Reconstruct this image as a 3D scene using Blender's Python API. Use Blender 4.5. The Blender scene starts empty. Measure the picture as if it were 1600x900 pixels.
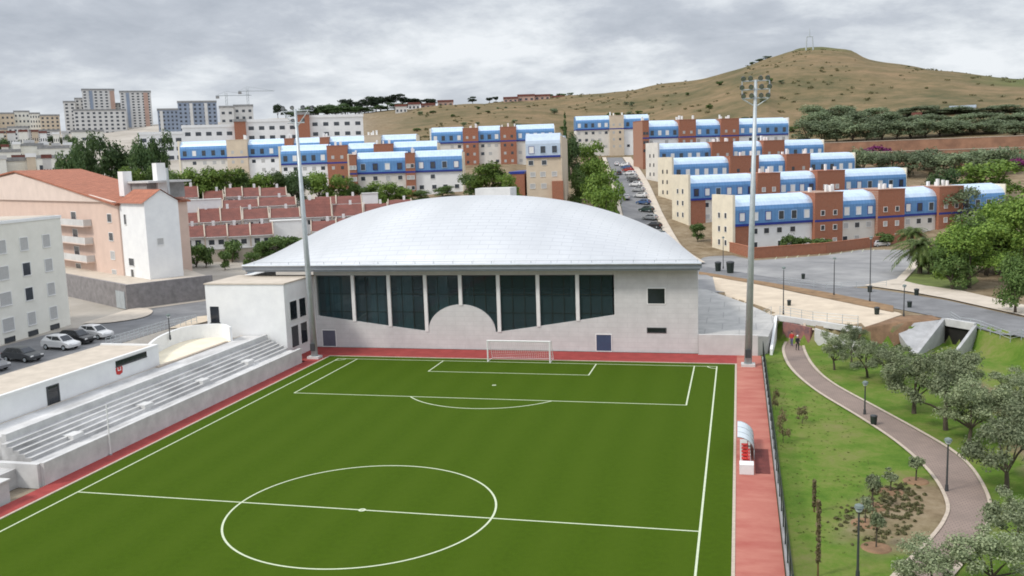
import bpy, bmesh, math, random
import numpy as np
from mathutils import Matrix, Vector
scene = bpy.context.scene
COL = scene.collection
R = math.radians

# ------------------------------------------------------------------ camera
CP = np.array([24.938, -101.698, 23.235]); YAW, PITCH, ROLL, FPX = -.2447, -.1373, -.0331, 1432.92
cf = np.array([math.sin(YAW)*math.cos(PITCH), math.cos(YAW)*math.cos(PITCH), math.sin(PITCH)])
_r = np.array([math.cos(YAW), -math.sin(YAW), 0.]); _u = np.cross(_r, cf)
cr = math.cos(ROLL)*_r + math.sin(ROLL)*_u; cu = -math.sin(ROLL)*_r + math.cos(ROLL)*_u
cam = bpy.data.cameras.new('camera'); co = bpy.data.objects.new('camera', cam); COL.objects.link(co)
m = Matrix.Identity(4)
for i in range(3):
    m[i][0] = cr[i]; m[i][1] = cu[i]; m[i][2] = -cf[i]; m[i][3] = CP[i]
co.matrix_world = m
cam.sensor_width = 36; cam.lens = FPX/1600*36; cam.clip_start = .5; cam.clip_end = 8000
scene.camera = co

# ------------------------------------------------------------------ sky, sun, exposure
SUN_EL, SUN_AZ = R(46), R(232)            # azimuth from +Y clockwise: the sun stands to the left and behind
w = bpy.data.worlds.new('World'); scene.world = w; w.use_nodes = True
nt = w.node_tree; nt.nodes.clear()
N = lambda t, **k: [setattr(n, a, b) for n in [nt.nodes.new(t)] for a, b in k.items()] and nt.nodes[-1] or nt.nodes[-1]
out = N('ShaderNodeOutputWorld'); bg = N('ShaderNodeBackground'); bg.inputs[1].default_value = .1
sky = N('ShaderNodeTexSky'); sky.sky_type = 'NISHITA'; sky.sun_disc = False
sky.sun_elevation = SUN_EL; sky.sun_rotation = SUN_AZ; sky.air_density = 1.2; sky.dust_density = 2
tc = N('ShaderNodeTexCoord'); sep = N('ShaderNodeSeparateXYZ'); nt.links.new(tc.outputs['Generated'], sep.inputs[0])
def wmath(op, a, b=None, clamp=False):
    n = nt.nodes.new('ShaderNodeMath'); n.operation = op; n.use_clamp = clamp
    for i, v in enumerate((a, b)):
        if v is None: continue
        if isinstance(v, (int, float)): n.inputs[i].default_value = v
        else: nt.links.new(v, n.inputs[i])
    return n.outputs[0]
zz = wmath('ADD', wmath('MAXIMUM', sep.outputs[2], 0.), .26)
cmb = N('ShaderNodeCombineXYZ')
nt.links.new(wmath('DIVIDE', sep.outputs[0], zz), cmb.inputs[0]); nt.links.new(wmath('DIVIDE', sep.outputs[1], zz), cmb.inputs[1])
cmb.inputs[2].default_value = 3.7
def wnoise(scale, detail, rough, dist=0.):
    n = nt.nodes.new('ShaderNodeTexNoise'); n.inputs['Scale'].default_value = scale; n.inputs['Detail'].default_value = detail
    n.inputs['Roughness'].default_value = rough; n.inputs['Distortion'].default_value = dist
    nt.links.new(cmb.outputs[0], n.inputs['Vector']); return n.outputs['Fac']
cl = wmath('ADD', wmath('MULTIPLY', wnoise(1.35, 10, .58, .25), .72), wmath('MULTIPLY', wnoise(4.2, 8, .62, .2), .28))
ramp = N('ShaderNodeValToRGB'); el = ramp.color_ramp.elements
el[0].position = .40; el[0].color = (4.1, 4.45, 5.05, 1); el[1].position = .60; el[1].color = (8.0, 8.3, 8.65, 1)
e = el.new(.48); e.color = (5.0, 5.35, 5.95, 1); e = el.new(.54); e.color = (6.5, 6.85, 7.3, 1)
nt.links.new(cl, ramp.inputs[0])
hz = nt.nodes.new('ShaderNodeMapRange'); hz.inputs[1].default_value = 0; hz.inputs[2].default_value = .12; hz.inputs[3].default_value = .5; hz.inputs[4].default_value = 0
nt.links.new(sep.outputs[2], hz.inputs[0])
mixh = N('ShaderNodeMix', data_type='RGBA'); nt.links.new(hz.outputs[0], mixh.inputs[0]); nt.links.new(ramp.outputs[0], mixh.inputs[6]); mixh.inputs[7].default_value = (7.3, 7.7, 8.2, 1)
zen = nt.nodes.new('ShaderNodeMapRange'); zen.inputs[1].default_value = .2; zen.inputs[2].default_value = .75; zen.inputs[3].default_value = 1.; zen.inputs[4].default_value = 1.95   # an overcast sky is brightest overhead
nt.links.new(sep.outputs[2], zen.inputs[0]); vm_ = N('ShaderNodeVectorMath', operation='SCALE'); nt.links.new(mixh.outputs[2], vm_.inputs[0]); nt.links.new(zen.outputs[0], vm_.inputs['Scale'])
mixs = N('ShaderNodeMix', data_type='RGBA'); mixs.inputs[0].default_value = .93
nt.links.new(sky.outputs[0], mixs.inputs[6]); nt.links.new(vm_.outputs[0], mixs.inputs[7])
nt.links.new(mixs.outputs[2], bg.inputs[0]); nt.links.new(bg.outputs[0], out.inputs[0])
sl = bpy.data.lights.new('sun', 'SUN'); sl.energy = 2.0; sl.angle = R(10); sl.color = (1, .95, .87)
so = bpy.data.objects.new('sun', sl); COL.objects.link(so)
sd = Vector((math.sin(SUN_AZ)*math.cos(SUN_EL), math.cos(SUN_AZ)*math.cos(SUN_EL), math.sin(SUN_EL)))
so.rotation_euler = (-sd).to_track_quat('-Z', 'Y').to_euler(); so.location = (-60, -80, 90)
scene.view_settings.view_transform = 'Standard'; scene.view_settings.look = 'None'
scene.view_settings.exposure = 0.18; scene.view_settings.gamma = 1
try: scene.view_settings.use_curve_mapping = False
except Exception: pass
scene.render.engine = 'CYCLES'
scene.cycles.max_bounces = 5; scene.cycles.diffuse_bounces = 3; scene.cycles.glossy_bounces = 3; scene.cycles.transparent_max_bounces = 10
scene.cycles.use_denoising = True; scene.cycles.filter_width = 1.8

# ------------------------------------------------------------------ helpers: where things stand
def ray(px, py): return cf + cr*(px-800)/FPX - cu*(py-450)/FPX
def at(px, py, z=0.):                       # point of the level z seen at a spot of the photograph
    d = ray(px, py); return CP + d*(z-CP[2])/d[2]
def at_r(px, py, r):                        # the same, at horizontal distance r from the camera
    d = ray(px, py); return CP + d*r/math.hypot(d[0], d[1])
def horizon(px): return 450 + FPX*(cf[2]+cr[2]*(px-800)/FPX)/cu[2]
def azim(px):
    d = ray(px, horizon(px)); return math.atan2(d[0], d[1])
def zy(px, py, r): return float(at_r(px, py, r)[2])

# ------------------------------------------------------------------ terrain
cols = {
 -500: [(0,0),(100,0),(105,4.6),(200,5),(400,16),(700,40),(1000,58),(1400,55),(2600,30)],
 0:   [(0,4.6),(150,4.6),(250,9),(400,20),(600,34),(900,55),(1200,65),(1600,55),(2600,30)],
 200: [(0,4.6),(180,5),(240,12),(300,17),(450,27),(650,45),(800,60),(1000,68),(1500,55),(2600,30)],
 300: [(0,4.6),(185,4.6),(205,6.3),(242,13),(275,15.5),(330,20),(450,29),(650,47),(800,62),(1000,68),(1500,55),(2600,30)],
 400: [(0,4.6),(185,4.6),(205,6),(242,13.2),(275,15.5),(330,20),(450,32),(600,48),(750,zy(400,187,750)),(1000,60),(1500,55),(2600,30)],
 480: [(0,4.6),(185,4.6),(205,6),(242,13.2),(275,15.5),(330,20),(450,33),(600,49),(750,zy(480,184,750)),(1000,60),(1500,55),(2600,30)],
 600: [(0,1),(150,2),(190,4.6),(230,10),(270,15.2),(330,20),(450,33),(600,50),(750,zy(600,174,750)),(1000,62),(1500,55),(2600,30)],
 700: [(0,0),(160,3),(230,13),(330,20.7),(450,36),(600,55),(780,zy(700,164,780)),(1000,68),(1500,55),(2600,30)],
 800: [(0,0),(160,3),(230,14),(330,20.7),(450,36),(600,56),(800,zy(800,158,800)),(1000,74),(1500,55),(2600,30)],
 900: [(0,0),(165,2),(230,9),(300,15),(400,25),(500,36),(650,58),(820,zy(900,149,820)),(1050,78),(1500,55),(2600,30)],
 1000:[(0,0),(130,1.5),(175,2.5),(210,3.6),(232,6.5),(262,11),(292,15),(330,18.5),(400,24),(500,36),(650,62),(840,zy(1000,138,840)),(1050,80),(1500,55),(2600,30)],
 1100:[(0,2.5),(205,2.5),(232,6.5),(262,11),(292,15.5),(330,19),(450,32),(650,68),(850,zy(1100,122,850)),(1050,85),(1500,55),(2600,30)],
 1160:[(0,2.5),(207,2.5),(232,6.5),(262,11),(292,15.5),(330,19),(450,36),(650,74),(855,zy(1160,105,855)),(1050,90),(1500,55),(2600,30)],
 1200:[(0,2.5),(210,2.5),(232,6.5),(262,11),(292,15.5),(330,19),(450,38),(650,78),(860,zy(1200,92,860)),(1050,95),(1500,55),(2600,30)],
 1215:[(0,2.5),(211,2.5),(235,6.5),(265,11),(295,15.5),(330,19.5),(400,28),(500,45),(650,79),(860,zy(1215,88,860)),(1000,110),(1150,90),(1500,55),(2600,30)],
 1240:[(0,2.5),(212,2.5),(235,6.5),(265,11),(295,15.5),(330,19.5),(400,28),(500,46),(650,80),(860,zy(1240,78,860)),(950,120),(1150,90),(1500,55),(2600,30)],
 1285:[(0,2.5),(214,2.5),(238,6.5),(268,11),(298,16),(330,20),(400,28),(500,46),(650,80),(860,zy(1285,74.5,860)),(950,121),(1150,90),(1500,55),(2600,30)],
 1330:[(0,2.5),(216,2.5),(242,6.5),(275,11),(330,19.5),(400,28),(500,46),(650,78),(860,zy(1328,79,860)),(950,115),(1150,90),(1500,55),(2600,30)],
 1347:[(0,2.5),(217,2.5),(242,6.5),(275,11),(330,19.3),(400,28),(500,46),(650,77),(860,zy(1347,90.5,860)),(1000,105),(1150,88),(1500,55),(2600,30)],
 1375:[(0,2.5),(218,2.5),(242,6.5),(275,11),(330,19),(400,28),(500,46),(650,74),(860,zy(1375,97,860)),(1050,95),(1500,55),(2600,30)],
 1450:[(0,2.5),(218,2.5),(250,7),(290,13),(330,18),(400,28),(500,46),(650,70),(860,zy(1450,112,860)),(1050,85),(1500,55),(2600,30)],
 1520:[(0,2.5),(200,2.5),(250,7),(290,13),(330,18),(400,28),(500,45),(650,66),(860,zy(1520,124,860)),(1050,80),(1500,55),(2600,30)],
 1600:[(0,2.5),(180,2.5),(250,7),(290,13),(330,18),(400,28),(500,44),(650,63),(860,zy(1600,134,860)),(1050,75),(1500,55),(2600,30)],
 1800:[(0,2.5),(180,2.5),(250,8),(330,18),(400,26),(500,40),(650,55),(860,62),(1050,60),(1500,50),(2600,30)],
 2300:[(0,2.5),(180,2.5),(250,6),(400,18),(600,30),(860,40),(1500,40),(2600,30)],
}
_az = np.array([azim(k) for k in sorted(cols)]); _rs = np.arange(0, 2600, 4.)
_tab = np.array([np.interp(_rs, *zip(*cols[k])) for k in sorted(cols)])
_ag = np.linspace(_az[0], _az[-1], 420)
_T = np.array([np.interp(_ag, _az, _tab[:, j]) for j in range(len(_rs))]).T
def _blur(a, k, axis):
    g = np.exp(-.5*(np.arange(-3*k, 3*k+1)/k)**2); g /= g.sum()
    return np.apply_along_axis(lambda v: np.convolve(np.pad(v, 3*k, mode='edge'), g, 'valid'), axis, a)
_T = _blur(_blur(_T, 2, 1), 1, 0)
# crest of the embankment that closes the park on its far side
CREST = [(20.6,60),(20.6,42),(27.4,25),(30.1,17.4),(33.9,12.2),(38.5,10.0),(43,13.2),(48.7,16.4),(51.6,14.6),(58,3),(66,-10),(80,-30),(110,-70)]
def crest_dist(x, y):                       # signed distance to the crest, positive on its far side
    best = np.full(np.shape(x), 1e9); sgn = np.ones(np.shape(x))
    for (ax, ay), (bx, by) in zip(CREST, CREST[1:]):
        dx, dy = bx-ax, by-ay; L2 = dx*dx+dy*dy
        t = np.clip(((x-ax)*dx+(y-ay)*dy)/L2, 0, 1); qx, qy = ax+t*dx-x, ay+t*dy-y
        d = np.hypot(qx, qy); s = np.sign((y-ay)*dx-(x-ax)*dy)
        up = d < best-1e-9; best = np.where(up, d, best); sgn = np.where(up, s, sgn)
    return best*sgn
def sstep(a, b, v):
    t = np.clip((v-a)/(b-a), 0, 1); return t*t*(3-2*t)
def hz_(x, y):
    x = np.asarray(x, float); y = np.asarray(y, float)
    dx, dy = x-CP[0], y-CP[1]; r = np.hypot(dx, dy); a = np.arctan2(dx, dy)
    fa = np.clip((a-_ag[0])/(_ag[1]-_ag[0]), 0, len(_ag)-1.001); fr = np.clip(r/4, 0, len(_rs)-1.001)
    i = fa.astype(int); j = fr.astype(int); u = fa-i; v = fr-j
    z = (1-u)*((1-v)*_T[i, j]+v*_T[i, j+1]) + u*((1-v)*_T[i+1, j]+v*_T[i+1, j+1])
    # natural unevenness grows with distance
    k = sstep(330, 700, r)
    z = z + k*(1.5*np.sin(x*.013-y*.021)*np.sin(x*.045+y*.012)+1.2*np.sin(x*.031+1.3*np.sin(y*.017))*np.cos(y*.027+.8) + .7*np.sin(x*.09+y*.05)*np.cos(y*.083-x*.03))
    # left terrace of the streets, sunk pitch, park
    left = sstep(-36.5, -39.5, x)
    front = sstep(46, 62, y)
    zl = np.where(y < 60, 4.6, z)
    cd = crest_dist(x, y)
    wdt = np.where(x > 54, 9., np.where(x > 51.2, 3.5, 1.0))
    zr = 2.5*sstep(0, 1, (cd+wdt)/wdt)
    inside = (y < 62)
    zn = np.where(x < 0, left*zl, np.where(x > 20.2, zr, 0.))
    return np.where(inside, zn*(1-front)+z*front, z) if True else z
def gz(x, y): return float(hz_(x, y))

# ------------------------------------------------------------------ materials
def mat(name, col, rough=.8, var=.12, scale=3., metal=0., bump=0., bscale=None, col2=None, spec=.4, coord='Object', stretch=None):
    m = bpy.data.materials.new(name); m.use_nodes = True; t = m.node_tree; b = t.nodes['Principled BSDF']
    b.inputs['Roughness'].default_value = rough; b.inputs['Metallic'].default_value = metal
    b.inputs['Specular IOR Level'].default_value = spec
    tcn = t.nodes.new('ShaderNodeTexCoord'); vec = tcn.outputs[coord]
    if stretch:
        mp = t.nodes.new('ShaderNodeMapping'); mp.inputs['Scale'].default_value = stretch; t.links.new(vec, mp.inputs[0]); vec = mp.outputs[0]
    n = t.nodes.new('ShaderNodeTexNoise'); n.inputs['Scale'].default_value = scale; n.inputs['Detail'].default_value = 6; n.inputs['Roughness'].default_value = .65
    t.links.new(vec, n.inputs['Vector'])
    rp = t.nodes.new('ShaderNodeValToRGB'); c2 = col2 or tuple(c*(1-2*var) for c in col)
    hi = tuple(min(1, c*(1+var)) for c in col)
    rp.color_ramp.elements[0].position = .3; rp.color_ramp.elements[0].color = (*c2, 1)
    rp.color_ramp.elements[1].position = .7; rp.color_ramp.elements[1].color = (*hi, 1)
    t.links.new(n.outputs['Fac'], rp.inputs[0]); t.links.new(rp.outputs[0], b.inputs['Base Color'])
    if bump:
        n2 = t.nodes.new('ShaderNodeTexNoise'); n2.inputs['Scale'].default_value = bscale or scale*6; n2.inputs['Detail'].default_value = 5
        t.links.new(vec, n2.inputs['Vector'])
        bp = t.nodes.new('ShaderNodeBump'); bp.inputs['Strength'].default_value = bump; bp.inputs['Distance'].default_value = .05
        t.links.new(n2.outputs['Fac'], bp.inputs['Height']); t.links.new(bp.outputs[0], b.inputs['Normal'])
    return m
def add_mix(m, fac_fn, col, key='Base Color'):      # lays a second colour over a material where fac_fn's socket is high
    t = m.node_tree; b = t.nodes['Principled BSDF']; src = b.inputs[key].links[0].from_socket
    mx = t.nodes.new('ShaderNodeMix'); mx.data_type = 'RGBA'; t.links.new(fac_fn(t), mx.inputs[0]); t.links.new(src, mx.inputs[6]); mx.inputs[7].default_value = (*col, 1)
    t.links.new(mx.outputs[2], b.inputs[key]); return m
def leaf_mat(name, a, b_, trans=.25):
    m = bpy.data.materials.new(name); m.use_nodes = True; t = m.node_tree; p = t.nodes['Principled BSDF']
    p.inputs['Roughness'].default_value = .6; p.inputs['Specular IOR Level'].default_value = .25
    g = t.nodes.new('ShaderNodeNewGeometry'); rp = t.nodes.new('ShaderNodeValToRGB'); oi = t.nodes.new('ShaderNodeObjectInfo')
    rp.color_ramp.elements[0].color = (*a, 1); rp.color_ramp.elements[1].color = (*b_, 1)
    t.links.new(g.outputs['Random Per Island'], rp.inputs[0])
    hs = t.nodes.new('ShaderNodeHueSaturation'); t.links.new(rp.outputs[0], hs.inputs['Color'])
    mr = t.nodes.new('ShaderNodeMapRange'); mr.inputs[3].default_value = .72; mr.inputs[4].default_value = 1.3; t.links.new(oi.outputs['Random'], mr.inputs[0]); t.links.new(mr.outputs[0], hs.inputs['Value'])
    t.links.new(hs.outputs[0], p.inputs['Base Color'])
    tr = t.nodes.new('ShaderNodeBsdfTranslucent'); t.links.new(hs.outputs[0], tr.inputs[0])
    mx = t.nodes.new('ShaderNodeMixShader'); mx.inputs[0].default_value = trans
    t.links.new(p.outputs[0], mx.inputs[1]); t.links.new(tr.outputs[0], mx.inputs[2]); t.links.new(mx.outputs[0], t.nodes['Material Output'].inputs[0])
    return m
def tile_fn(scale_x, scale_y, mortar=.04, axes='xz'):   # joints of courses or tiles in object space
    def fn(t):
        tcn = t.nodes.new('ShaderNodeTexCoord'); s = t.nodes.new('ShaderNodeSeparateXYZ'); c = t.nodes.new('ShaderNodeCombineXYZ')
        t.links.new(tcn.outputs['Object'], s.inputs[0])
        for k, ax in enumerate(axes): t.links.new(s.outputs['xyz'.index(ax)], c.inputs[k])
        br = t.nodes.new('ShaderNodeTexBrick'); br.inputs['Scale'].default_value = 1; br.inputs['Brick Width'].default_value = scale_x; br.inputs['Row Height'].default_value = scale_y
        br.inputs['Mortar Size'].default_value = mortar; br.inputs['Mortar Smooth'].default_value = .3
        t.links.new(c.outputs[0], br.inputs[0]); return br.outputs['Fac']
    return fn
def band_fn(t):                                # rolls of turf laid side by side, with fibre that leans now one way, now the other
    tcn = t.nodes.new('ShaderNodeTexCoord'); w1 = t.nodes.new('ShaderNodeTexWave'); w1.bands_direction = 'X'; w1.inputs['Scale'].default_value = .08; w1.inputs['Distortion'].default_value = 1.5; w1.inputs['Detail'].default_value = 3
    t.links.new(tcn.outputs['Object'], w1.inputs[0]); n = t.nodes.new('ShaderNodeTexNoise'); n.inputs['Scale'].default_value = .5; n.inputs['Detail'].default_value = 10; n.inputs['Roughness'].default_value = .8; t.links.new(tcn.outputs['Object'], n.inputs['Vector'])
    a = t.nodes.new('ShaderNodeMath'); a.operation = 'MULTIPLY'; t.links.new(w1.outputs['Fac'], a.inputs[0]); t.links.new(n.outputs['Fac'], a.inputs[1]); return a.outputs[0]
M = {}
M['turf'] = mat('artificial_turf', (.050,.092,.004), .97, .06, 2.2, bump=.5, bscale=14, spec=.08)
add_mix(M['turf'], band_fn, (.058,.100,.006))
M['line'] = mat('painted_line', (.56,.62,.44), .8, .08, 4)
M['track'] = mat('red_track', (.33,.06,.055), .85, .12, .8, bump=.15, bscale=20, spec=.2)
M['track_r'] = mat('worn_red_track', (.45,.19,.145), .85, .08, .45, bump=.15, col2=(.36,.10,.08), stretch=(.5,1.2,1), spec=.2)
M['kerb'] = mat('concrete_kerb', (.50,.42,.34), .85, .1, 3)
M['conc'] = mat('stand_concrete', (.58,.575,.565), .85, .10, .7, bump=.2, col2=(.46,.455,.45))
M['conc_l'] = mat('pale_concrete', (.60,.595,.58), .8, .07, .6, col2=(.50,.495,.485))
M['conc_d2'] = mat('mid_grey_concrete', (.40,.40,.405), .85, .12, .8)
M['deck'] = mat('weathered_deck_concrete', (.45,.44,.42), .9, .12, .4, col2=(.34,.335,.325))
add_mix(M['deck'], tile_fn(4,4,.06,'xy'), (.30,.295,.285))
M['conc_d'] = mat('grey_concrete', (.30,.30,.30), .85, .15, .8)
M['hallwall'] = mat('hall_wall_panels', (.61,.61,.605), .75, .05, .8, col2=(.54,.54,.535))
add_mix(M['hallwall'], tile_fn(2.4,.6,.02), (.50,.50,.495))
M['white'] = mat('white_render', (.82,.825,.82), .8, .03, .6, col2=(.75,.755,.76))
M['cream'] = mat('cream_render', (.76,.69,.55), .85, .06, .5)
M['beige'] = mat('beige_render', (.62,.52,.40), .85, .06, .5)
M['facade'] = mat('pale_facade', (.70,.67,.62), .85, .06, .5)
M['cream_w'] = mat('offwhite_render', (.78,.765,.70), .85, .05, .4, col2=(.71,.695,.63))
M['pink'] = mat('salmon_render', (.66,.50,.42), .85, .06, .4, col2=(.60,.455,.38))
M['pink_l'] = mat('pale_salmon_render', (.69,.57,.50), .85, .05, .4)
M['brick'] = mat('red_brick', (.34,.115,.06), .85, .12, 2.)
add_mix(M['brick'], tile_fn(.5,.18,.02), (.36,.24,.18))
M['tile'] = mat('red_roof_tiles', (.21,.075,.058), .85, .25, .5, bump=.3, bscale=6, col2=(.125,.05,.042))
M['tile_o'] = mat('orange_roof_tiles', (.42,.16,.095), .85, .18, .9, bump=.3, bscale=6)
for k in ('tile','tile_o'): add_mix(M[k], tile_fn(.35,.9,.05,'xy'), tuple(c*.6 for c in ((.21,.075,.055) if k == 'tile' else (.42,.15,.085))))
M['blue'] = mat('blue_metal_cladding', (.145,.32,.60), .42, .08, .8, metal=.35, spec=.5)
add_mix(M['blue'], tile_fn(.8,30,.035), (.07,.19,.46))
M['blue_t'] = mat('light_blue_sky_sheen', (.60,.73,.88), .36, .07, .8, metal=.35, spec=.5)  # sky sheen of the attic tops painted into the blue; frames share it
add_mix(M['blue_t'], tile_fn(.8,30,.035), (.46,.60,.78))
M['blue_d'] = mat('dark_blue_band', (.02,.04,.26), .5, .08, 1)
M['blue_l'] = mat('pale_blue_metal_roof', (.55,.64,.75), .38, .06, .8, metal=.35)
M['glass'] = mat('dark_window_glass', (.025,.03,.038), .08, .3, .4, spec=.6)
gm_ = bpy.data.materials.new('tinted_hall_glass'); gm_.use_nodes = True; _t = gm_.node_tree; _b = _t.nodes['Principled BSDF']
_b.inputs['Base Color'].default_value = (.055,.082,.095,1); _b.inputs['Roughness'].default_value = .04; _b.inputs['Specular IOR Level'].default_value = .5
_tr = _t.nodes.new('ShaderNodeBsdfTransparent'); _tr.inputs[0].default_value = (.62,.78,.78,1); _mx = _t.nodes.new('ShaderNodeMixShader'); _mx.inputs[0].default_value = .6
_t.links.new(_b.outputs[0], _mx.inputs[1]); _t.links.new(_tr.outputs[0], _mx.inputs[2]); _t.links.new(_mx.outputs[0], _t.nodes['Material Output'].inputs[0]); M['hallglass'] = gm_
M['pane'] = mat('house_window_pane', (.06,.07,.085), .15, .3, .6, spec=.6)
M['shutter'] = mat('grey_roller_shutter', (.50,.50,.49), .6, .06, 3)
add_mix(M['shutter'], tile_fn(9,.12,.02), (.36,.36,.36))
M['frame'] = mat('white_window_frame', (.78,.78,.77), .5, .03, 2)
M['steel'] = mat('galvanised_steel', (.48,.52,.54), .5, .08, 1.5, metal=.4)
M['steel_d'] = mat('dark_grey_steel', (.07,.075,.08), .5, .1, 3, metal=.3)
M['asphalt'] = mat('asphalt', (.20,.20,.205), .9, .12, .35, bump=.2, bscale=20, col2=(.14,.14,.145))
M['asph_l'] = mat('worn_car_park_asphalt', (.31,.305,.30), .9, .10, .12, col2=(.17,.17,.175))
M['pave'] = mat('pale_paving', (.56,.49,.41), .9, .08, .6, col2=(.47,.41,.34))
M['sand'] = mat('sandy_gravel', (.58,.49,.38), .95, .10, .35, bump=.2, col2=(.48,.40,.31))
M['sand_l'] = mat('bright_sand', (.80,.72,.56), .95, .06, .5)
M['paver'] = mat('path_pavers', (.285,.215,.18), .9, .12, .5, col2=(.215,.165,.14))
add_mix(M['paver'], tile_fn(.4,.2,.03,'xy'), (.185,.145,.125))
M['earth'] = mat('bare_earth', (.25,.15,.085), .95, .25, .5, bump=.5)
M['bark'] = mat('grey_brown_bark', (.10,.08,.06), .95, .25, 4, bump=.5)
M['stake'] = mat('brown_wood_stake', (.16,.09,.045), .9, .2, 5)
M['olive'] = leaf_mat('olive_leaves', (.115,.15,.075), (.32,.36,.21))
M['green'] = leaf_mat('bright_leaves', (.075,.14,.022), (.20,.29,.055))
M['mid'] = leaf_mat('mid_green_leaves', (.05,.095,.025), (.125,.19,.05))
M['dark'] = leaf_mat('dark_leaves', (.038,.075,.026), (.095,.15,.05))
M['grove'] = leaf_mat('grey_green_leaves', (.105,.145,.075), (.235,.285,.165))
M['pine'] = leaf_mat('pine_needles', (.018,.032,.018), (.05,.072,.038))
M['palmleaf'] = leaf_mat('palm_fronds', (.05,.085,.02), (.13,.17,.05))
M['purple'] = leaf_mat('purple_blossom', (.10,.012,.07), (.30,.05,.20))
M['scrub'] = leaf_mat('hill_scrub_leaves', (.075,.08,.032), (.15,.135,.06))
M['tuft'] = leaf_mat('tuft_blades', (.10,.165,.025), (.19,.22,.06))
M['weed'] = leaf_mat('weed_leaves', (.10,.10,.04), (.20,.19,.09))
M['drybush'] = leaf_mat('dry_brown_twigs', (.12,.10,.045), (.27,.22,.12))
M['red'] = mat('red_plastic', (.55,.035,.03), .5, .06, 3)
M['poly'] = mat('milky_polycarbonate', (.62,.68,.72), .3, .04, 2)
M['plast_w'] = mat('white_plastic', (.75,.75,.75), .5, .04, 2)
M['rubber'] = mat('black_rubber', (.02,.02,.02), .8, .1, 4)
M['bin'] = mat('dark_green_plastic', (.02,.03,.025), .6, .1, 4)
M['lamp'] = mat('floodlight_glass', (.32,.34,.36), .2, .05, 4, metal=.5)
M['lamp_g'] = mat('grey_green_lamp_shade', (.16,.20,.19), .5, .05, 4)
M['skin'] = mat('skin', (.45,.28,.2), .6, .05, 5); M['hair'] = mat('dark_hair', (.03,.02,.015), .7, .1, 8)
M['cloth_r'] = mat('red_cloth', (.5,.05,.04), .9, .1, 8); M['cloth_p'] = mat('purple_cloth', (.12,.10,.25), .9, .1, 8)
M['cloth_w'] = mat('white_cloth', (.75,.75,.75), .9, .05, 8); M['cloth_k'] = mat('black_cloth', (.025,.025,.03), .9, .1, 8)
M['concfar'] = mat('weathered_white_facade', (.66,.65,.63), .85, .06, .15)
M['bluegrey'] = mat('blue_grey_facade', (.27,.32,.41), .7, .08, .15)
M['earthwall'] = mat('reddish_earth_wall', (.30,.165,.105), .9, .2, .25, col2=(.19,.105,.07))
M['pinkfar'] = mat('dusty_pink_facade', (.50,.34,.28), .85, .08, .15)

# hall roof: sheets of silver metal with standing seams
mr_ = mat('silver_roof_sheets', (.77,.77,.765), .42, .06, .12, metal=.9, spec=.5, stretch=(1,.35,1))
add_mix(mr_, tile_fn(2.6,.8,.06,'xy'), (.64,.64,.64))
_t = mr_.node_tree; _b = _t.nodes['Principled BSDF']
M['roof'] = mr_

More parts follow.
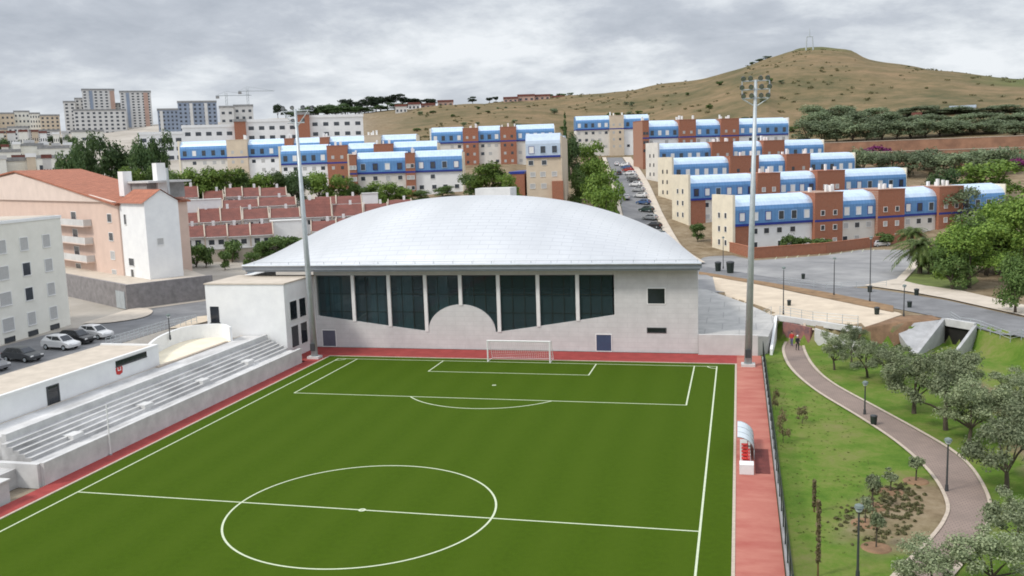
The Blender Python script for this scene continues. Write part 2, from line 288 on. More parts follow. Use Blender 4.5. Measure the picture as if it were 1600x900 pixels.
# ------------------------------------------------------------------ mesh building
class MB:
    def __init__(s): s.v = []; s.f = []; s.mi = []
    def add(s, vs, fs, mi=0):
        o = len(s.v); s.v += [tuple(map(float, v)) for v in vs]; s.f += [[o+i for i in f] for f in fs]; s.mi += [mi]*len(fs); return s
    def box(s, x0, x1, y0, y1, z0, z1, mi=0):
        v = [(x0,y0,z0),(x1,y0,z0),(x1,y1,z0),(x0,y1,z0),(x0,y0,z1),(x1,y0,z1),(x1,y1,z1),(x0,y1,z1)]
        return s.add(v, [(3,2,1,0),(4,5,6,7),(0,1,5,4),(1,2,6,5),(2,3,7,6),(3,0,4,7)], mi)
    def prism(s, poly, z0, z1, mi=0):        # poly counter-clockwise in xy; z may be a number or one per vertex
        n = len(poly); zb = z0 if hasattr(z0, '__len__') else [z0]*n; zt = z1 if hasattr(z1, '__len__') else [z1]*n
        v = [(p[0],p[1],zb[i]) for i, p in enumerate(poly)] + [(p[0],p[1],zt[i]) for i, p in enumerate(poly)]
        return s.add(v, [tuple(range(n-1,-1,-1)), tuple(range(n,2*n))] + [(i,(i+1)%n,n+(i+1)%n,n+i) for i in range(n)], mi)
    def xz(s, poly, y0, y1, mi=0):           # polygon in xz, counter-clockwise seen from -y
        n = len(poly); v = [(p[0],y0,p[1]) for p in poly] + [(p[0],y1,p[1]) for p in poly]
        return s.add(v, [tuple(range(n)), tuple(range(2*n-1,n-1,-1))] + [((i+1)%n,i,n+i,n+(i+1)%n) for i in range(n)], mi)
    def tube(s, pts, rad, n=8, mi=0, cap=True):
        pts = [Vector(p) for p in pts]; rads = rad if hasattr(rad, '__len__') else [rad]*len(pts); o = len(s.v); k = len(pts)
        for i, p in enumerate(pts):
            d = (pts[min(i+1,k-1)]-pts[max(i-1,0)]).normalized(); a = d.orthogonal().normalized() if abs(d.z) < .99 else Vector((1,0,0)); b = d.cross(a)
            a = b.cross(d)
            for j in range(n):
                t = 2*math.pi*j/n; q = p + (a*math.cos(t)+b*math.sin(t))*rads[i]; s.v.append(tuple(q))
        for i in range(k-1):
            for j in range(n): s.f.append([o+i*n+j, o+i*n+(j+1)%n, o+(i+1)*n+(j+1)%n, o+(i+1)*n+j]); s.mi.append(mi)
        if cap: s.f.append([o+j for j in range(n)][::-1]); s.f.append([o+(k-1)*n+j for j in range(n)]); s.mi += [mi, mi]
        return s
    def mesh(s, name, mats, smooth=False):
        me = bpy.data.meshes.new(name); me.from_pydata(s.v, [], s.f)
        for mm in (mats if isinstance(mats, (list, tuple)) else [mats]): me.materials.append(mm)
        if any(s.mi): me.polygons.foreach_set('material_index', s.mi)
        if smooth: me.polygons.foreach_set('use_smooth', [True]*len(s.f))
        me.update(); return me
    def build(s, name, mats, parent=None, loc=None, smooth=False):
        o = bpy.data.objects.new(name, s.mesh(name, mats, smooth)); COL.objects.link(o)
        if parent: o.parent = parent
        if loc is not None: o.location = loc
        return o
def tag(o, label, cat, group=None):
    o['label'] = label; o['category'] = cat
    if group: o['group'] = group
    return o
def empty(name, label, cat, loc=(0,0,0), rz=0, group=None):
    o = bpy.data.objects.new(name, None); COL.objects.link(o); o.location = loc; o.rotation_euler.z = rz; o.empty_display_size = .3
    return tag(o, label, cat, group)
def struct(o, kind='structure'): o['kind'] = kind; return o
def put(name, me, parent=None, loc=(0,0,0), rz=0, sc=1):
    o = bpy.data.objects.new(name, me); COL.objects.link(o); o.parent = parent; o.location = loc; o.rotation_euler.z = rz
    o.scale = (sc,)*3 if not hasattr(sc, '__len__') else sc
    return o
def copy_tree(o, parent=None):
    c = o.copy(); COL.objects.link(c)
    if parent: c.parent = parent
    for ch in list(o.children): copy_tree(ch, c)
    return c
ORD = ['first','second','third','fourth','fifth','sixth','seventh','eighth','ninth','tenth','eleventh','twelfth','thirteenth','fourteenth','fifteenth','sixteenth','seventeenth','eighteenth','nineteenth','twentieth']
ORD += ['twenty-'+o for o in ORD[:9]] + ['thirtieth'] + ['thirty-'+o for o in ORD[:9]] + ['fortieth']
def sheet(name, poly, z, m, thick=0):       # a level sheet
    mb = MB(); mb.add([(p[0],p[1],z) for p in poly], [tuple(range(len(poly)))])
    o = mb.build(name, m); struct(o); return o
def strip_mesh(name, left, right, m, lift=.05, across=6, step=2.):   # a ribbon laid on the terrain
    def resample(pl, n):
        pl = np.array(pl, float); d = np.r_[0, np.cumsum(np.hypot(*np.diff(pl, axis=0).T))]
        q = np.linspace(0, d[-1], n); return np.stack([np.interp(q, d, pl[:,0]), np.interp(q, d, pl[:,1])], 1)
    L = np.array(left, float); n = max(3, int(np.hypot(*np.diff(L, axis=0).T).sum()/step))
    A, B = resample(left, n), resample(right, n)
    t = np.linspace(0, 1, across+1)[None,:,None]; P = A[:,None]*(1-t)+B[:,None]*t
    Z = hz_(P[...,0], P[...,1]) + lift; k = across+1
    v = np.concatenate([P, Z[...,None]], -1).reshape(-1, 3)
    f = [(i*k+j, (i+1)*k+j, (i+1)*k+j+1, i*k+j+1) for i in range(n-1) for j in range(across)]
    mb = MB(); mb.add(v, f); return struct(mb.build(name, m, smooth=True))
def smooth_path(pts, n=40):                  # Catmull-Rom through the points
    p = [np.array(q, float) for q in pts]; p = [2*p[0]-p[1]] + p + [2*p[-1]-p[-2]]; o = []
    for i in range(1, len(p)-2):
        for t in np.linspace(0, 1, max(2, n//(len(p)-3)), endpoint=False):
            a, b, c, d = p[i-1:i+3]; o.append(.5*((2*b)+(c-a)*t+(2*a-5*b+4*c-d)*t*t+(3*b-a-3*c+d)*t**3))
    return o + [p[-2]]

# ------------------------------------------------------------------ ground sheet
xs = np.unique(np.r_[np.linspace(-1500,-420,28), np.linspace(-420,-75,60), np.arange(-75,85,1.), np.linspace(85,420,70), np.linspace(420,1500,50)])
ys = np.unique(np.r_[np.linspace(-160,-62,20), np.arange(-62,66,1.), np.linspace(66,420,100), np.linspace(420,960,100), np.linspace(960,2600,40)])
GX, GY = np.meshgrid(xs, ys); GZ = hz_(GX, GY)
# the pitch, hall and stand lie in a shallow bed just under their own floors
bed = (GX > -38.5) & (GX < 27.4) & (GY < 48); GZ = np.where(bed & (GX < 20) & (GX > -36.5), -.25, GZ)
GZ = np.where((GX > 19) & (GX < 27.4) & (GY < 7), -.25, GZ)
for poly in ([(-37.6,-18.6),(-40.6,-11.6),(-41.0,-4.8),(-38.6,-1.4),(-33,-1.6),(-33,-18.6)], [at(1474,501,2.6)[:2]+np.array([.1,.9]), at(1524,509,2.6)[:2]+np.array([.2,.9]), at(1494,557,.1)[:2], at(1434,556,.2)[:2]],):
    ins = np.zeros(GX.shape, bool)
    for (x1,y1),(x2,y2) in zip(poly, poly[1:]+poly[:1]):
        cnd = (y1 > GY) != (y2 > GY)
        with np.errstate(all='ignore'): ins ^= cnd & (GX < (x2-x1)*(GY-y1)/(y2-y1)+x1)
    GZ = np.where(ins, -.1 if GX[ins].mean() > 0 else 2.8, GZ)
nx, ny = len(xs), len(ys)
idx = np.arange(nx*ny).reshape(ny, nx)
F = np.stack([idx[:-1,:-1], idx[:-1,1:], idx[1:,1:], idx[1:,:-1]], -1).reshape(-1, 4)
gm = bpy.data.meshes.new('ground'); gm.from_pydata(np.stack([GX,GY,GZ],-1).reshape(-1,3).tolist(), [], F.tolist())
gm.polygons.foreach_set('use_smooth', [True]*len(F))
rr = np.hypot(GX-CP[0], GY-CP[1]); aa = np.arctan2(GX-CP[0], GY-CP[1]); CDG = crest_dist(GX, GY)
pxv = 800 + FPX*np.tan(np.clip(aa-YAW, -1.2, 1.2))
grass = ((GX > 27.5) & (CDG < -.2)).astype(float)                     # the park
grass = np.maximum(grass, ((GX > 46) & (CDG < .8) & (GX > 51)).astype(float))
hill = np.clip(sstep(360, 420, rr)*sstep(560, 700, pxv), 0, 1)            # dry grass of the hill
def seg_d(ax, ay, bx, by):
    dx, dy = bx-ax, by-ay; tt = np.clip(((GX-ax)*dx+(GY-ay)*dy)/(dx*dx+dy*dy), 0, 1); return np.hypot(ax+tt*dx-GX, ay+tt*dy-GY)
for pa, pb, w0 in (((1405,832),(1458,790),4.6),((1425,792),(1462,772),3.4),((1520,600),(1580,650),1.5),((1590,680),(1650,740),1.8)):
    a = at(*pa, 0.); b_ = at(*pb, 0.); dd_ = seg_d(a[0],a[1],b_[0],b_[1]); grass = grass*(1-.9*(1-sstep(w0*.45, w0, dd_+.8*np.sin(GX*1.7)*np.cos(GY*1.3))))
green = sstep(1480, 1600, pxv)*sstep(560, 620, rr)*(1-sstep(700,800,rr))        # green shoulder on its right
green = np.maximum(green, .75*sstep(98,116,GZ)); urban = (1-sstep(500, 600, pxv))*sstep(60, 100, rr)
attr = gm.color_attributes.new('zone', 'FLOAT_COLOR', 'POINT')
attr.data.foreach_set('color', np.stack([grass, hill, np.maximum(green, 0), urban], -1).reshape(-1).astype(np.float32))
gmat = bpy.data.materials.new('ground'); gmat.use_nodes = True; t = gmat.node_tree; b = t.nodes['Principled BSDF']; b.inputs['Roughness'].default_value = .95; b.inputs['Specular IOR Level'].default_value = .15
vc = t.nodes.new('ShaderNodeVertexColor'); vc.layer_name = 'zone'; sp = t.nodes.new('ShaderNodeSeparateColor'); t.links.new(vc.outputs[0], sp.inputs[0])
tcn = t.nodes.new('ShaderNodeTexCoord')
def gn(scale, detail=6, rough=.6, st=None):
    n = t.nodes.new('ShaderNodeTexNoise'); n.inputs['Scale'].default_value = scale; n.inputs['Detail'].default_value = detail; n.inputs['Roughness'].default_value = rough
    v = tcn.outputs['Object']
    if st:
        mp = t.nodes.new('ShaderNodeMapping'); mp.inputs['Scale'].default_value = st; t.links.new(v, mp.inputs[0]); v = mp.outputs[0]
    t.links.new(v, n.inputs['Vector']); return n.outputs['Fac']
def gramp(fac, stops):
    r = t.nodes.new('ShaderNodeValToRGB'); els = r.color_ramp.elements
    els[0].position, els[0].color = stops[0][0], (*stops[0][1], 1); els[1].position, els[1].color = stops[-1][0], (*stops[-1][1], 1)
    for p_, c_ in stops[1:-1]: e_ = els.new(p_); e_.color = (*c_, 1)
    t.links.new(fac, r.inputs[0]); return r.outputs[0]
def gmix(fac, a, b_):
    x = t.nodes.new('ShaderNodeMix'); x.data_type = 'RGBA'; t.links.new(fac, x.inputs[0]); t.links.new(a, x.inputs[6]); t.links.new(b_, x.inputs[7]); return x.outputs[2]
dirt = gramp(gn(.3, 10, .75), [(.32,(.12,.085,.05)),(.5,(.23,.175,.11)),(.68,(.32,.26,.18))])
lawn = gramp(gn(.17, 12, .78), [(.36,(.062,.13,.014)),(.47,(.10,.17,.022)),(.55,(.145,.185,.04)),(.68,(.20,.185,.075))])
dry = gramp(gn(.014, 12, .72), [(.36,(.075,.08,.035)),(.45,(.135,.11,.055)),(.52,(.19,.14,.072)),(.64,(.26,.175,.10))])
dry2 = gramp(gn(.06, 10, .8), [(.38,(.055,.065,.028)),(.48,(.135,.11,.055)),(.6,(.25,.175,.10))])
xx = t.nodes.new('ShaderNodeMix'); xx.data_type = 'RGBA'; xx.inputs[0].default_value = .5; t.links.new(dry, xx.inputs[6]); t.links.new(dry2, xx.inputs[7]); dry = xx.outputs[2]
grn = gramp(gn(.03, 8, .7), [(.35,(.07,.08,.03)),(.6,(.115,.13,.045))])
urb = gramp(gn(.05, 6), [(.35,(.30,.27,.23)),(.65,(.46,.42,.37))])
c = gmix(sp.outputs[2], gmix(sp.outputs[1], dirt, dry), grn)
at_ = t.nodes.new('ShaderNodeAttribute'); at_.attribute_name = 'zone'; c = gmix(at_.outputs['Alpha'], c, urb); c = gmix(sp.outputs[0], c, lawn)
t.links.new(c, b.inputs['Base Color'])
bp = t.nodes.new('ShaderNodeBump'); bp.inputs['Strength'].default_value = .5; bp.inputs['Distance'].default_value = .15; t.links.new(gn(2.5, 8, .7), bp.inputs['Height']); t.links.new(bp.outputs[0], b.inputs['Normal'])
gm.materials.append(gmat); go = bpy.data.objects.new('ground', gm); COL.objects.link(go); struct(go)

# ------------------------------------------------------------------ pitch
HALF = -46.1
sheet('football_turf', [(-24.3,-75),(24.55,-75),(24.55,1.3),(-24.3,1.3)], 0., M['turf'])
TL, TR = -22.65, 22.6
mb = MB(); LW = .14
def ln(x0, y0, x1, y1): mb.add([(x0,y0,.004),(x1,y0,.004),(x1,y1,.004),(x0,y1,.004)], [(0,1,2,3)])
ln(TL-LW/2,-75,TL+LW/2,LW/2); ln(TR-LW/2,-75,TR+LW/2,LW/2); ln(TL+LW/2,-LW/2,TR-LW/2,LW/2)
ln(TL+LW/2,HALF-LW/2,TR-LW/2,HALF+LW/2)
for W_, D_ in ((20.16,16.5),(9.16,5.5)):
    ln(-W_-LW/2,-D_-LW/2,-W_+LW/2,-LW/2); ln(W_-LW/2,-D_-LW/2,W_+LW/2,-LW/2); ln(-W_+LW/2,-D_-LW/2,W_-LW/2,-D_+LW/2)
def arc(cx, cy, r, a0, a1, n=72):
    for i in range(n):
        p, q = R(a0+(a1-a0)*i/n), R(a0+(a1-a0)*(i+1)/n); a, b2 = r-LW/2, r+LW/2
        mb.add([(cx+a*math.cos(p),cy+a*math.sin(p),.008),(cx+b2*math.cos(p),cy+b2*math.sin(p),.008),(cx+b2*math.cos(q),cy+b2*math.sin(q),.008),(cx+a*math.cos(q),cy+a*math.sin(q),.008)], [(0,1,2,3)])
arc(0,HALF,9.15,0,360,120); arc(0,-11,9.15,217,323,40); arc(0,-11,.16,0,360,12); arc(0,HALF,.2,0,360,12)
arc(TL,0,1,-90,0,10); arc(TR,0,1,180,270,10)
struct(mb.build('pitch_markings', M['line']))
# running strips round the pitch, and their pale edging
sheet('red_track', [(-26.2,-75),(-24.5,-75),(-24.5,1.5),(24.75,1.5),(24.75,6.5),(-28.6,6.5),(-28.6,-1.6),(-26.2,-1.6)], .004, M['track'])
sheet('red_side_track', [(24.75,-75),(27.45,-75),(27.45,6.0),(24.75,6.0)], .008, M['track_r'])
mb = MB(); mb.box(-24.5,-24.3,-75,1.3,-.1,.05); mb.box(-24.5,24.75,1.3,1.5,-.1,.05); mb.box(24.55,24.75,-75,1.3,-.1,.05)
struct(mb.build('pitch_kerb', M['kerb']))

# goal
g = empty('football_goal', 'white football goal with net on the goal line in front of the hall', 'football goal', (0.05,.06,0))
mb = MB()
for s in (-1, 1): mb.tube([(s*3.72,0,0),(s*3.72,0,2.44)], .085, 10)
mb.tube([(-3.8,0,2.5),(3.8,0,2.5)], .085, 10); mb.build('goal_frame', M['frame'], g)
mb = MB()
for s in (-1, 1): mb.tube([(s*3.72,0,2.44),(s*3.72,.9,2.4),(s*3.72,2.0,.05)], .035, 6); mb.tube([(s*3.72,0,.04),(s*3.72,2.0,.04)], .03, 6)
mb.tube([(-3.72,2,.05),(3.72,2,.05)], .03, 6); mb.build('net_support', M['frame'], g)
mb = MB(); q = .012
for i in range(31):
    x = -3.7+7.4*i/30
    mb.add([(x-q,.9,2.38),(x+q,.9,2.38),(x+q,2,.05),(x-q,2,.05)], [(0,1,2,3)]); mb.add([(x-q,0,2.4),(x+q,0,2.4),(x+q,.9,2.38),(x-q,.9,2.38)], [(0,1,2,3)])
for k in range(11):
    f_ = k/10; y, z = .9+1.1*f_, 2.38-2.33*f_
    mb.add([(-3.7,y,z-q),(3.7,y,z-q),(3.7,y,z+q),(-3.7,y,z+q)], [(0,1,2,3)])
    for s in (-1, 1): mb.add([(s*3.7,0,z-q),(s*3.7,y,z-q),(s*3.7,y,z+q),(s*3.7,0,z+q)], [(0,1,2,3)])
mb.build('net', M['frame'], g)

# ------------------------------------------------------------------ sports hall
hall = empty('sports_hall', 'white sports hall with a silver domed roof and a curved window front', 'sports hall', (-8.4,6.7,0))
H0 = Vector((-8.4,6.7,0))
def hp(name, mb, m, parent=None, smooth=False):      # a part given in world coordinates
    o = mb.build(name, m, parent or hall, smooth=smooth)
    o.location = (-hall.location.x, -hall.location.y, 0) if (parent is None or parent is hall) else (0,0,0)
    return o
FY = 6.7; SH = -.17
ell = [(-8.8+4.4*math.cos(a), 2.25+3.45*math.sin(a)) for a in np.linspace(0, math.pi, 25)]
low = [(-28.6,0),(20.3,0),(20.3,10.1),(10.45,10.1),(10.45,4.55)]
low += [(x, 2.25+(x+4.4)**1.06/(14.85**1.06)*2.3) for x in np.linspace(9,-3.6,8)]
low += ell + [(x, 2.25+((-13.2-x)/15.2)**1.05*1.9) for x in np.linspace(-13.6,-27.5,8)] + [(-28.3,4.15),(-28.3,10.1),(-28.6,10.1)]
mb = MB(); mb.xz(low, FY, FY+.35); mb.xz([(-28.3,9.42),(10.45,9.42),(10.45,10.1),(-28.3,10.1)], FY+.002, FY+.35)
# side and back walls
def shx(x, y): return x + SH*(y-5)
mb.prism([(20.0,FY+.352),(20.3,FY+.352),(shx(20.3,47),47),(shx(20.0,47),47)], 0, 10.1)
mb.prism([(-28.6,FY+.352),(-28.3,FY+.352),(shx(-28.3,47),47),(shx(-28.6,47),47)], 0, 10.1)
mb.prism([(shx(-28.6,47),47.002),(shx(20.3,47),47.002),(shx(20.3,47),47.4),(shx(-28.6,47),47.4)], 0, 10.1)
hp('wall', mb, M['hallwall'])
MULL = [-23.2,-18.3,-13.4,-8.8,-3.9,1.1,6.0]
def wbot(x):
    if x <= -13.2: return 2.25+((-13.2-x)/15.2)**1.05*1.9
    if x <= -4.4: return 2.25+3.45*math.sqrt(max(0, 1-((x+8.8)/4.4)**2))
    return 2.25+max(0, x+4.4)**1.06/(14.85**1.06)*2.3
for x in MULL:
    zb = wbot(x); mb = MB(); mb.box(x-.22, x+.22, FY-.08, FY+.25, zb-.05 if abs(x+8.8) > .1 else zb-.1, 9.42); hp('pillar', mb, M['frame'])
edges = [-28.3]+MULL+[10.45]
for a, b2 in zip(edges, edges[1:]):
    fr = MB(); gl = MB(); xa, xb = a+.22, b2-.22
    X_ = np.linspace(xa, xb, 15)
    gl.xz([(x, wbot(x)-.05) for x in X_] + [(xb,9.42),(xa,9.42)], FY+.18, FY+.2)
    o = hp('window', fr.box(xa, xb, FY+.10, FY+.17, 9.3, 9.42) if True else fr, M['steel_d'])
    k = 3
    fr2 = MB()
    for i in range(1, k):
        x = xa+(xb-xa)*i/k; fr2.box(x-.035, x+.035, FY+.11, FY+.172, wbot(x)-.02, 9.3)
    for zq in (7.0, 4.7):
        xs_ = [x for x in X_ if wbot(x) < zq-.1]
        if len(xs_) > 2: fr2.box(min(xs_), max(xs_), FY+.115, FY+.168, zq-.03, zq+.03)
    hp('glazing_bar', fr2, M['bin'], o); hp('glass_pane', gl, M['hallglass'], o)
def hall_opening(name, x0, x1, z0, z1, m, fm='frame', y=FY):
    mb = MB(); e = .1
    mb.box(x0-e,x0,y-.05,y+.05,z0,z1); mb.box(x1,x1+e,y-.05,y+.05,z0,z1); mb.box(x0-e,x1+e,y-.052,y+.05,z1,z1+e); mb.box(x0-e,x1+e,y-.052,y+.05,z0-e,z0)
    o = hp(name, mb, M[fm]); p = MB().box(x0,x1,y-.02,y+.03,z0,z1); hp('pane' if name == 'window' else 'door_leaf', p, M[m], o); return o
hall_opening('window', 14.45,16.45,5.95,7.75,'glass'); hall_opening('window', 14.4,16.5,2.5,2.95,'glass','steel_d')
M['door_b'] = mat('slate_blue_door', (.05,.075,.14), .5, .06, 2); M['door_g'] = mat('grey_blue_door', (.11,.12,.16), .5, .06, 2)
hall_opening('door', 8.2,10.0,.12,2.1,'door_b'); hall_opening('door', -27.8,-26.0,.12,2.2,'door_g')
# roof: a shallow dome over a rectangular plan
U, V = np.meshgrid(np.linspace(-1,1,121), np.linspace(0,1,61)); Yr = 4.9+44*V; Xr = -8.4+29.25*U+SH*(Yr-4.9)
Zr = 11+7.5*(np.clip(1-np.abs(U)**2.3,0,1))**.9*(4*V*(1-V))**.95
v = np.stack([Xr,Yr,Zr],-1).reshape(-1,3); k = 121
mb = MB(); mb.add(v, [(j*k+i,j*k+i+1,(j+1)*k+i+1,(j+1)*k+i) for j in range(60) for i in range(120)])
hp('roof', mb, M['roof'], smooth=True)
mb = MB()
c4 = [(-37.65,4.85),(20.85,4.85),(shx(20.85,47.9),47.95),(shx(-37.65,47.9),47.95)]
mb.prism(c4, 10.35, 10.97); mb.prism([(-37.4,5.1),(20.6,5.1),(shx(20.6,47.6),47.6),(shx(-37.4,47.6),47.6)], 10.1, 10.348)
M['fascia'] = mat('grey_blue_eave', (.30,.33,.37), .5, .06, 1, metal=.3); M['gutter'] = mat('pale_eave_gutter', (.55,.59,.63), .45, .05, 1, metal=.3)
hp('eave', mb, M['fascia'])
mb = MB(); mb.tube([(-37.6,4.72,10.95),(20.8,4.72,10.95)], .14, 8); hp('gutter', mb, M['gutter'])
mb = MB(); mb.box(-13.4,-8.0,31,35,17.4,19.35); hp('roof_ventilator', mb, M['conc_l'])
mb = MB()
for i in range(24): 
    x = -36+2.45*i; mb.box(x-.03,x+.03,4.9,4.96,10.97,11.35)
mb.box(-36.1,20.5,4.91,4.95,11.32,11.36); hp('snow_rail', mb, M['steel'])
# inside, seen dimly through the glass
mb = MB(); mb.box(-28.2,19.9,FY+.4,46.9,.0,.05); hp('floor', mb, mat('hall_floor', (.35,.22,.12), .5, .1, .5))
mb = MB()
for i in range(6): mb.box(-30,12,30+i*.9,30.9+i*.9,.06,1.2+.5*i)
hp('seating_tier', mb, mat('teal_seats', (.10,.26,.36), .6, .2, 1.5))

M['reflection_curtain'] = mat('pale_blue_reflection', (.45,.54,.60), .9, .1, 2)  # pale curtains added behind the left panes to lighten them like sky reflections
for x0, x1, z1 in ((-27.6,-25.2,9.2),(-21.2,-19.4,9.2),(-17.6,-15.6,9.2),(-12.4,-10.6,9.2)):
    n_ = 12; mb = MB()
    for i in range(n_):
        xa = x0+(x1-x0)*i/n_; mb.box(xa, xa+(x1-x0)/n_*1.02, 7.75+.06*(i%2), 7.82+.06*(i%2), wbot((x0+x1)/2)-.4, z1)
    hp('reflection_curtain', mb, M['reflection_curtain'])
mb = MB()
for x in (-24,-10,4): mb.box(x-.2,x+.2,14,14.4,.06,9.4)
mb.box(-30,18,13.9,14.5,8.6,9.2); mb.box(-28,19,22,22.1,.06,4.4); hp('inner_frame', mb, mat('white_inner_frame', (.75,.75,.74), .7, .05, 1))
# lower white wing on the left of the hall
an = empty('annex_building', 'white flat-roofed annex with four dark windows at the left end of the hall', 'building', (-33.8,-1.4,0))
def ap(name, mb, m, parent=None):
    o = mb.build(name, m, parent or an); o.location = (33.8,1.4,0) if parent is None else (0,0,0); return o
mb = MB(); mb.box(-39.3,-28.602,-1.5,6.69,0,9.35); mb.box(-39.3,-37.9,6.692,14,0,9.35); ap('wall', mb, M['white'])
mb = MB(); mb.box(-39.4,-28.5,-1.6,6.69,9.352,9.5); ap('roof', mb, M['pave'])
for z0, z1 in ((4.7,7.0),(1.3,3.9)):
    for y0, y1 in ((-.3,1.5),(2.2,3.9)):
        mb = MB(); e = .09; x = -28.6
        for a_ in ((y0-e,y0,z0,z1),(y1,y1+e,z0,z1),(y0-e,y1+e,z1,z1+e),(y0-e,y1+e,z0-e,z0)): mb.box(x-.02,x+.06,*a_)
        o = ap('window', mb, M['frame']); ap('pane', MB().box(x-.01,x+.03,y0,y1,z0,z1), M['glass'], o)
o = ap('window', MB().box(-38.9,-37.5,-1.56,-1.48,4.5,4.6), M['steel_d']); ap('pane', MB().box(-38.8,-37.6,-1.54,-1.48,4.6,6.6), M['glass'], o)

# concrete terrace on the right end of the hall
t_ = empty('concrete_terrace', 'grey concrete terrace block with a low wall at the right end of the hall', 'terrace', (23,6,0))
mb = MB(); mb.box(-2.65,4.1,-.0,.4,-.2,2.4); mb.build('front_wall', M['conc_l'], t_)
mb = MB(); mb.prism([(-2.6,.402),(4.1,.402),(5.3,1.4),(6.6,11.0),(2.9,22.2),(-2.7,35.2),(-7.5,40)], -.2, [2.25,2.25,2.0,2.62,2.64,2.64,2.64]); mb.build('deck', M['deck'], t_)

# ------------------------------------------------------------------ stand along the left touchline
st = empty('spectator_stand', 'grey concrete tiered stand along the left side of the pitch', 'stand', (-26.2,-25,0))
def sp_(name, x0, x1, y0, y1, z0, z1, m):
    mb = MB(); mb.box(x0+26.2,x1+26.2,y0+25,y1+25,z0,z1); return mb.build(name, M[m], st)
M['conc_s'] = mat('stained_step_concrete', (.63,.62,.61), .85, .14, .45, bump=.3, col2=(.30,.295,.29), stretch=(1,.4,1))
sp_('front_wall',-26.55,-26.2,-45.2,-2.6,-.2,1.75,'conc')
sp_('walkway',-28.2,-26.552,-45.0,-2.4,-.2,1.45,'conc_s')
for i in range(5):
    a = -28.2-.54*i; sp_('step', a-.54, a-.002, -44.2, -2.2, -.2, 1.70+.25*i, 'conc_s')
    sp_('step_nosing', a-.12, a+.02, -44.18, -2.22, 1.702+.25*i, 1.74+.25*i, 'conc_l')
sp_('back_wall',-31.3,-30.902,-43.6,-2.0,-.2,3.3,'conc')
sp_('terrace',-34.4,-31.302,-43.5,-1.7,-.2,3.05,'conc_s')
for (y0) in (-39.5,-30,-20.5,-11.5): sp_('stair',-30.6,-28.21,y0,y0+1.3,.2,2.05,'conc_l')
sp_('end_wall',-31,-26.552,-45.5,-45.02,-.2,1.7,'conc')
st2 = empty('concrete_wall', 'short grey concrete block wall at the near end of the stand beside the red track', 'wall', (-27,-52,0))
mb = MB(); mb.box(-1.3,.5,-6,3.6,-.2,1.5); mb.build('block', M['conc'], st2); mb = MB(); mb.box(-1.4,.6,-6,3.7,1.502,1.62); mb.build('coping', M['conc_l'], st2)
st3 = empty('concrete_landing', 'pale concrete landing between the short block wall and the changing rooms', 'landing', (-32,-50,0))
mb = MB(); mb.box(-7,3.5,-8,5.0,-.2,1.3); mb.build('base', M['conc_s'], st3); mb = MB()
for i in range(3): mb.box(-6.6,-3.2,5.002+i*.5,5.5+i*.5,-.2,1.6+.35*i)
mb.build('step', M['conc_l'], st3)
p = empty('slim_post', 'slim white post standing against the front wall of the stand', 'post', (-26.05,-37.9,0))
MB().tube([(0,0,0),(0,0,4.3)], [.06,.045], 8).build('shaft', M['frame'], p); MB().box(-.09,.09,-.09,.09,0,.12).build('foot', M['steel'], p)
mb = MB()
rs = random.Random(5)
sheet('promenade', [(-34.6,-46),(-34.402,-46),(-34.402,-1.7),(-34.6,-1.7)], 3.06, M['pave'])

# changing rooms, a long low white block behind the stand
cr_ = empty('changing_rooms', 'long low white changing-room block with a beige roof and a red emblem behind the stand', 'building', (-37.5,-30,0))
def cp_(name, b_, m, parent=None):
    mb = MB()
    for q in b_: mb.box(q[0]+37.5,q[1]+37.5,q[2]+30,q[3]+30,q[4],q[5])
    return mb.build(name, M[m], parent or cr_)
CX = -34.7
cp_('wall', [(-41.5,CX,-52,-18.2,0,5.05)], 'white')
cp_('roof', [(-41.6,CX-.35,-52,-18.5,5.052,5.12)], 'pave')
cp_('parapet', [(CX-.35,CX+.04,-52,-18.18,5.052,5.3),(-41.55,CX-.352,-18.5,-18.16,5.052,5.3)], 'frame')
d_ = cp_('door', [(CX,CX+.06,-34.6,-34.45,3.06,4.75),(CX,CX+.06,-33.2,-33.05,3.06,4.75),(CX,CX+.062,-34.45,-33.2,4.65,4.75)], 'steel_d'); cp_('door_leaf', [(CX,CX+.03,-34.45,-33.2,3.06,4.65)], 'glass', d_)
w_ = cp_('window', [(CX,CX+.05,-25.2,-20.2,4.35,4.42)], 'steel_d'); cp_('pane', [(CX,CX+.035,-25.15,-20.25,4.42,4.98)], 'glass', w_)
em = MB(); e_ = [(.0,-.02),(.45,.12),(.52,.62),(.3,.95),(-.3,.95),(-.52,.62),(-.45,.12)]
em.add([(CX+37.53,-24.7+30+a_,3.55+b_) for a_, b_ in e_]+[(CX+37.50,-24.7+30+a_,3.55+b_) for a_, b_ in e_], [tuple(range(7))]+[((i+1)%7,i,7+i,7+(i+1)%7) for i in range(7)]); sg = em.build('emblem', M['red'], cr_)
mb = MB(); mb.box(CX+37.531,CX+37.545,-24.95+30,-24.85+30,3.95,4.3); mb.box(CX+37.531,CX+37.545,-24.55+30,-24.45+30,3.95,4.3); mb.box(CX+37.531,CX+37.544,-24.85+30,-24.55+30,3.95,4.03); mb.build('emblem_figure', M['frame'], sg)

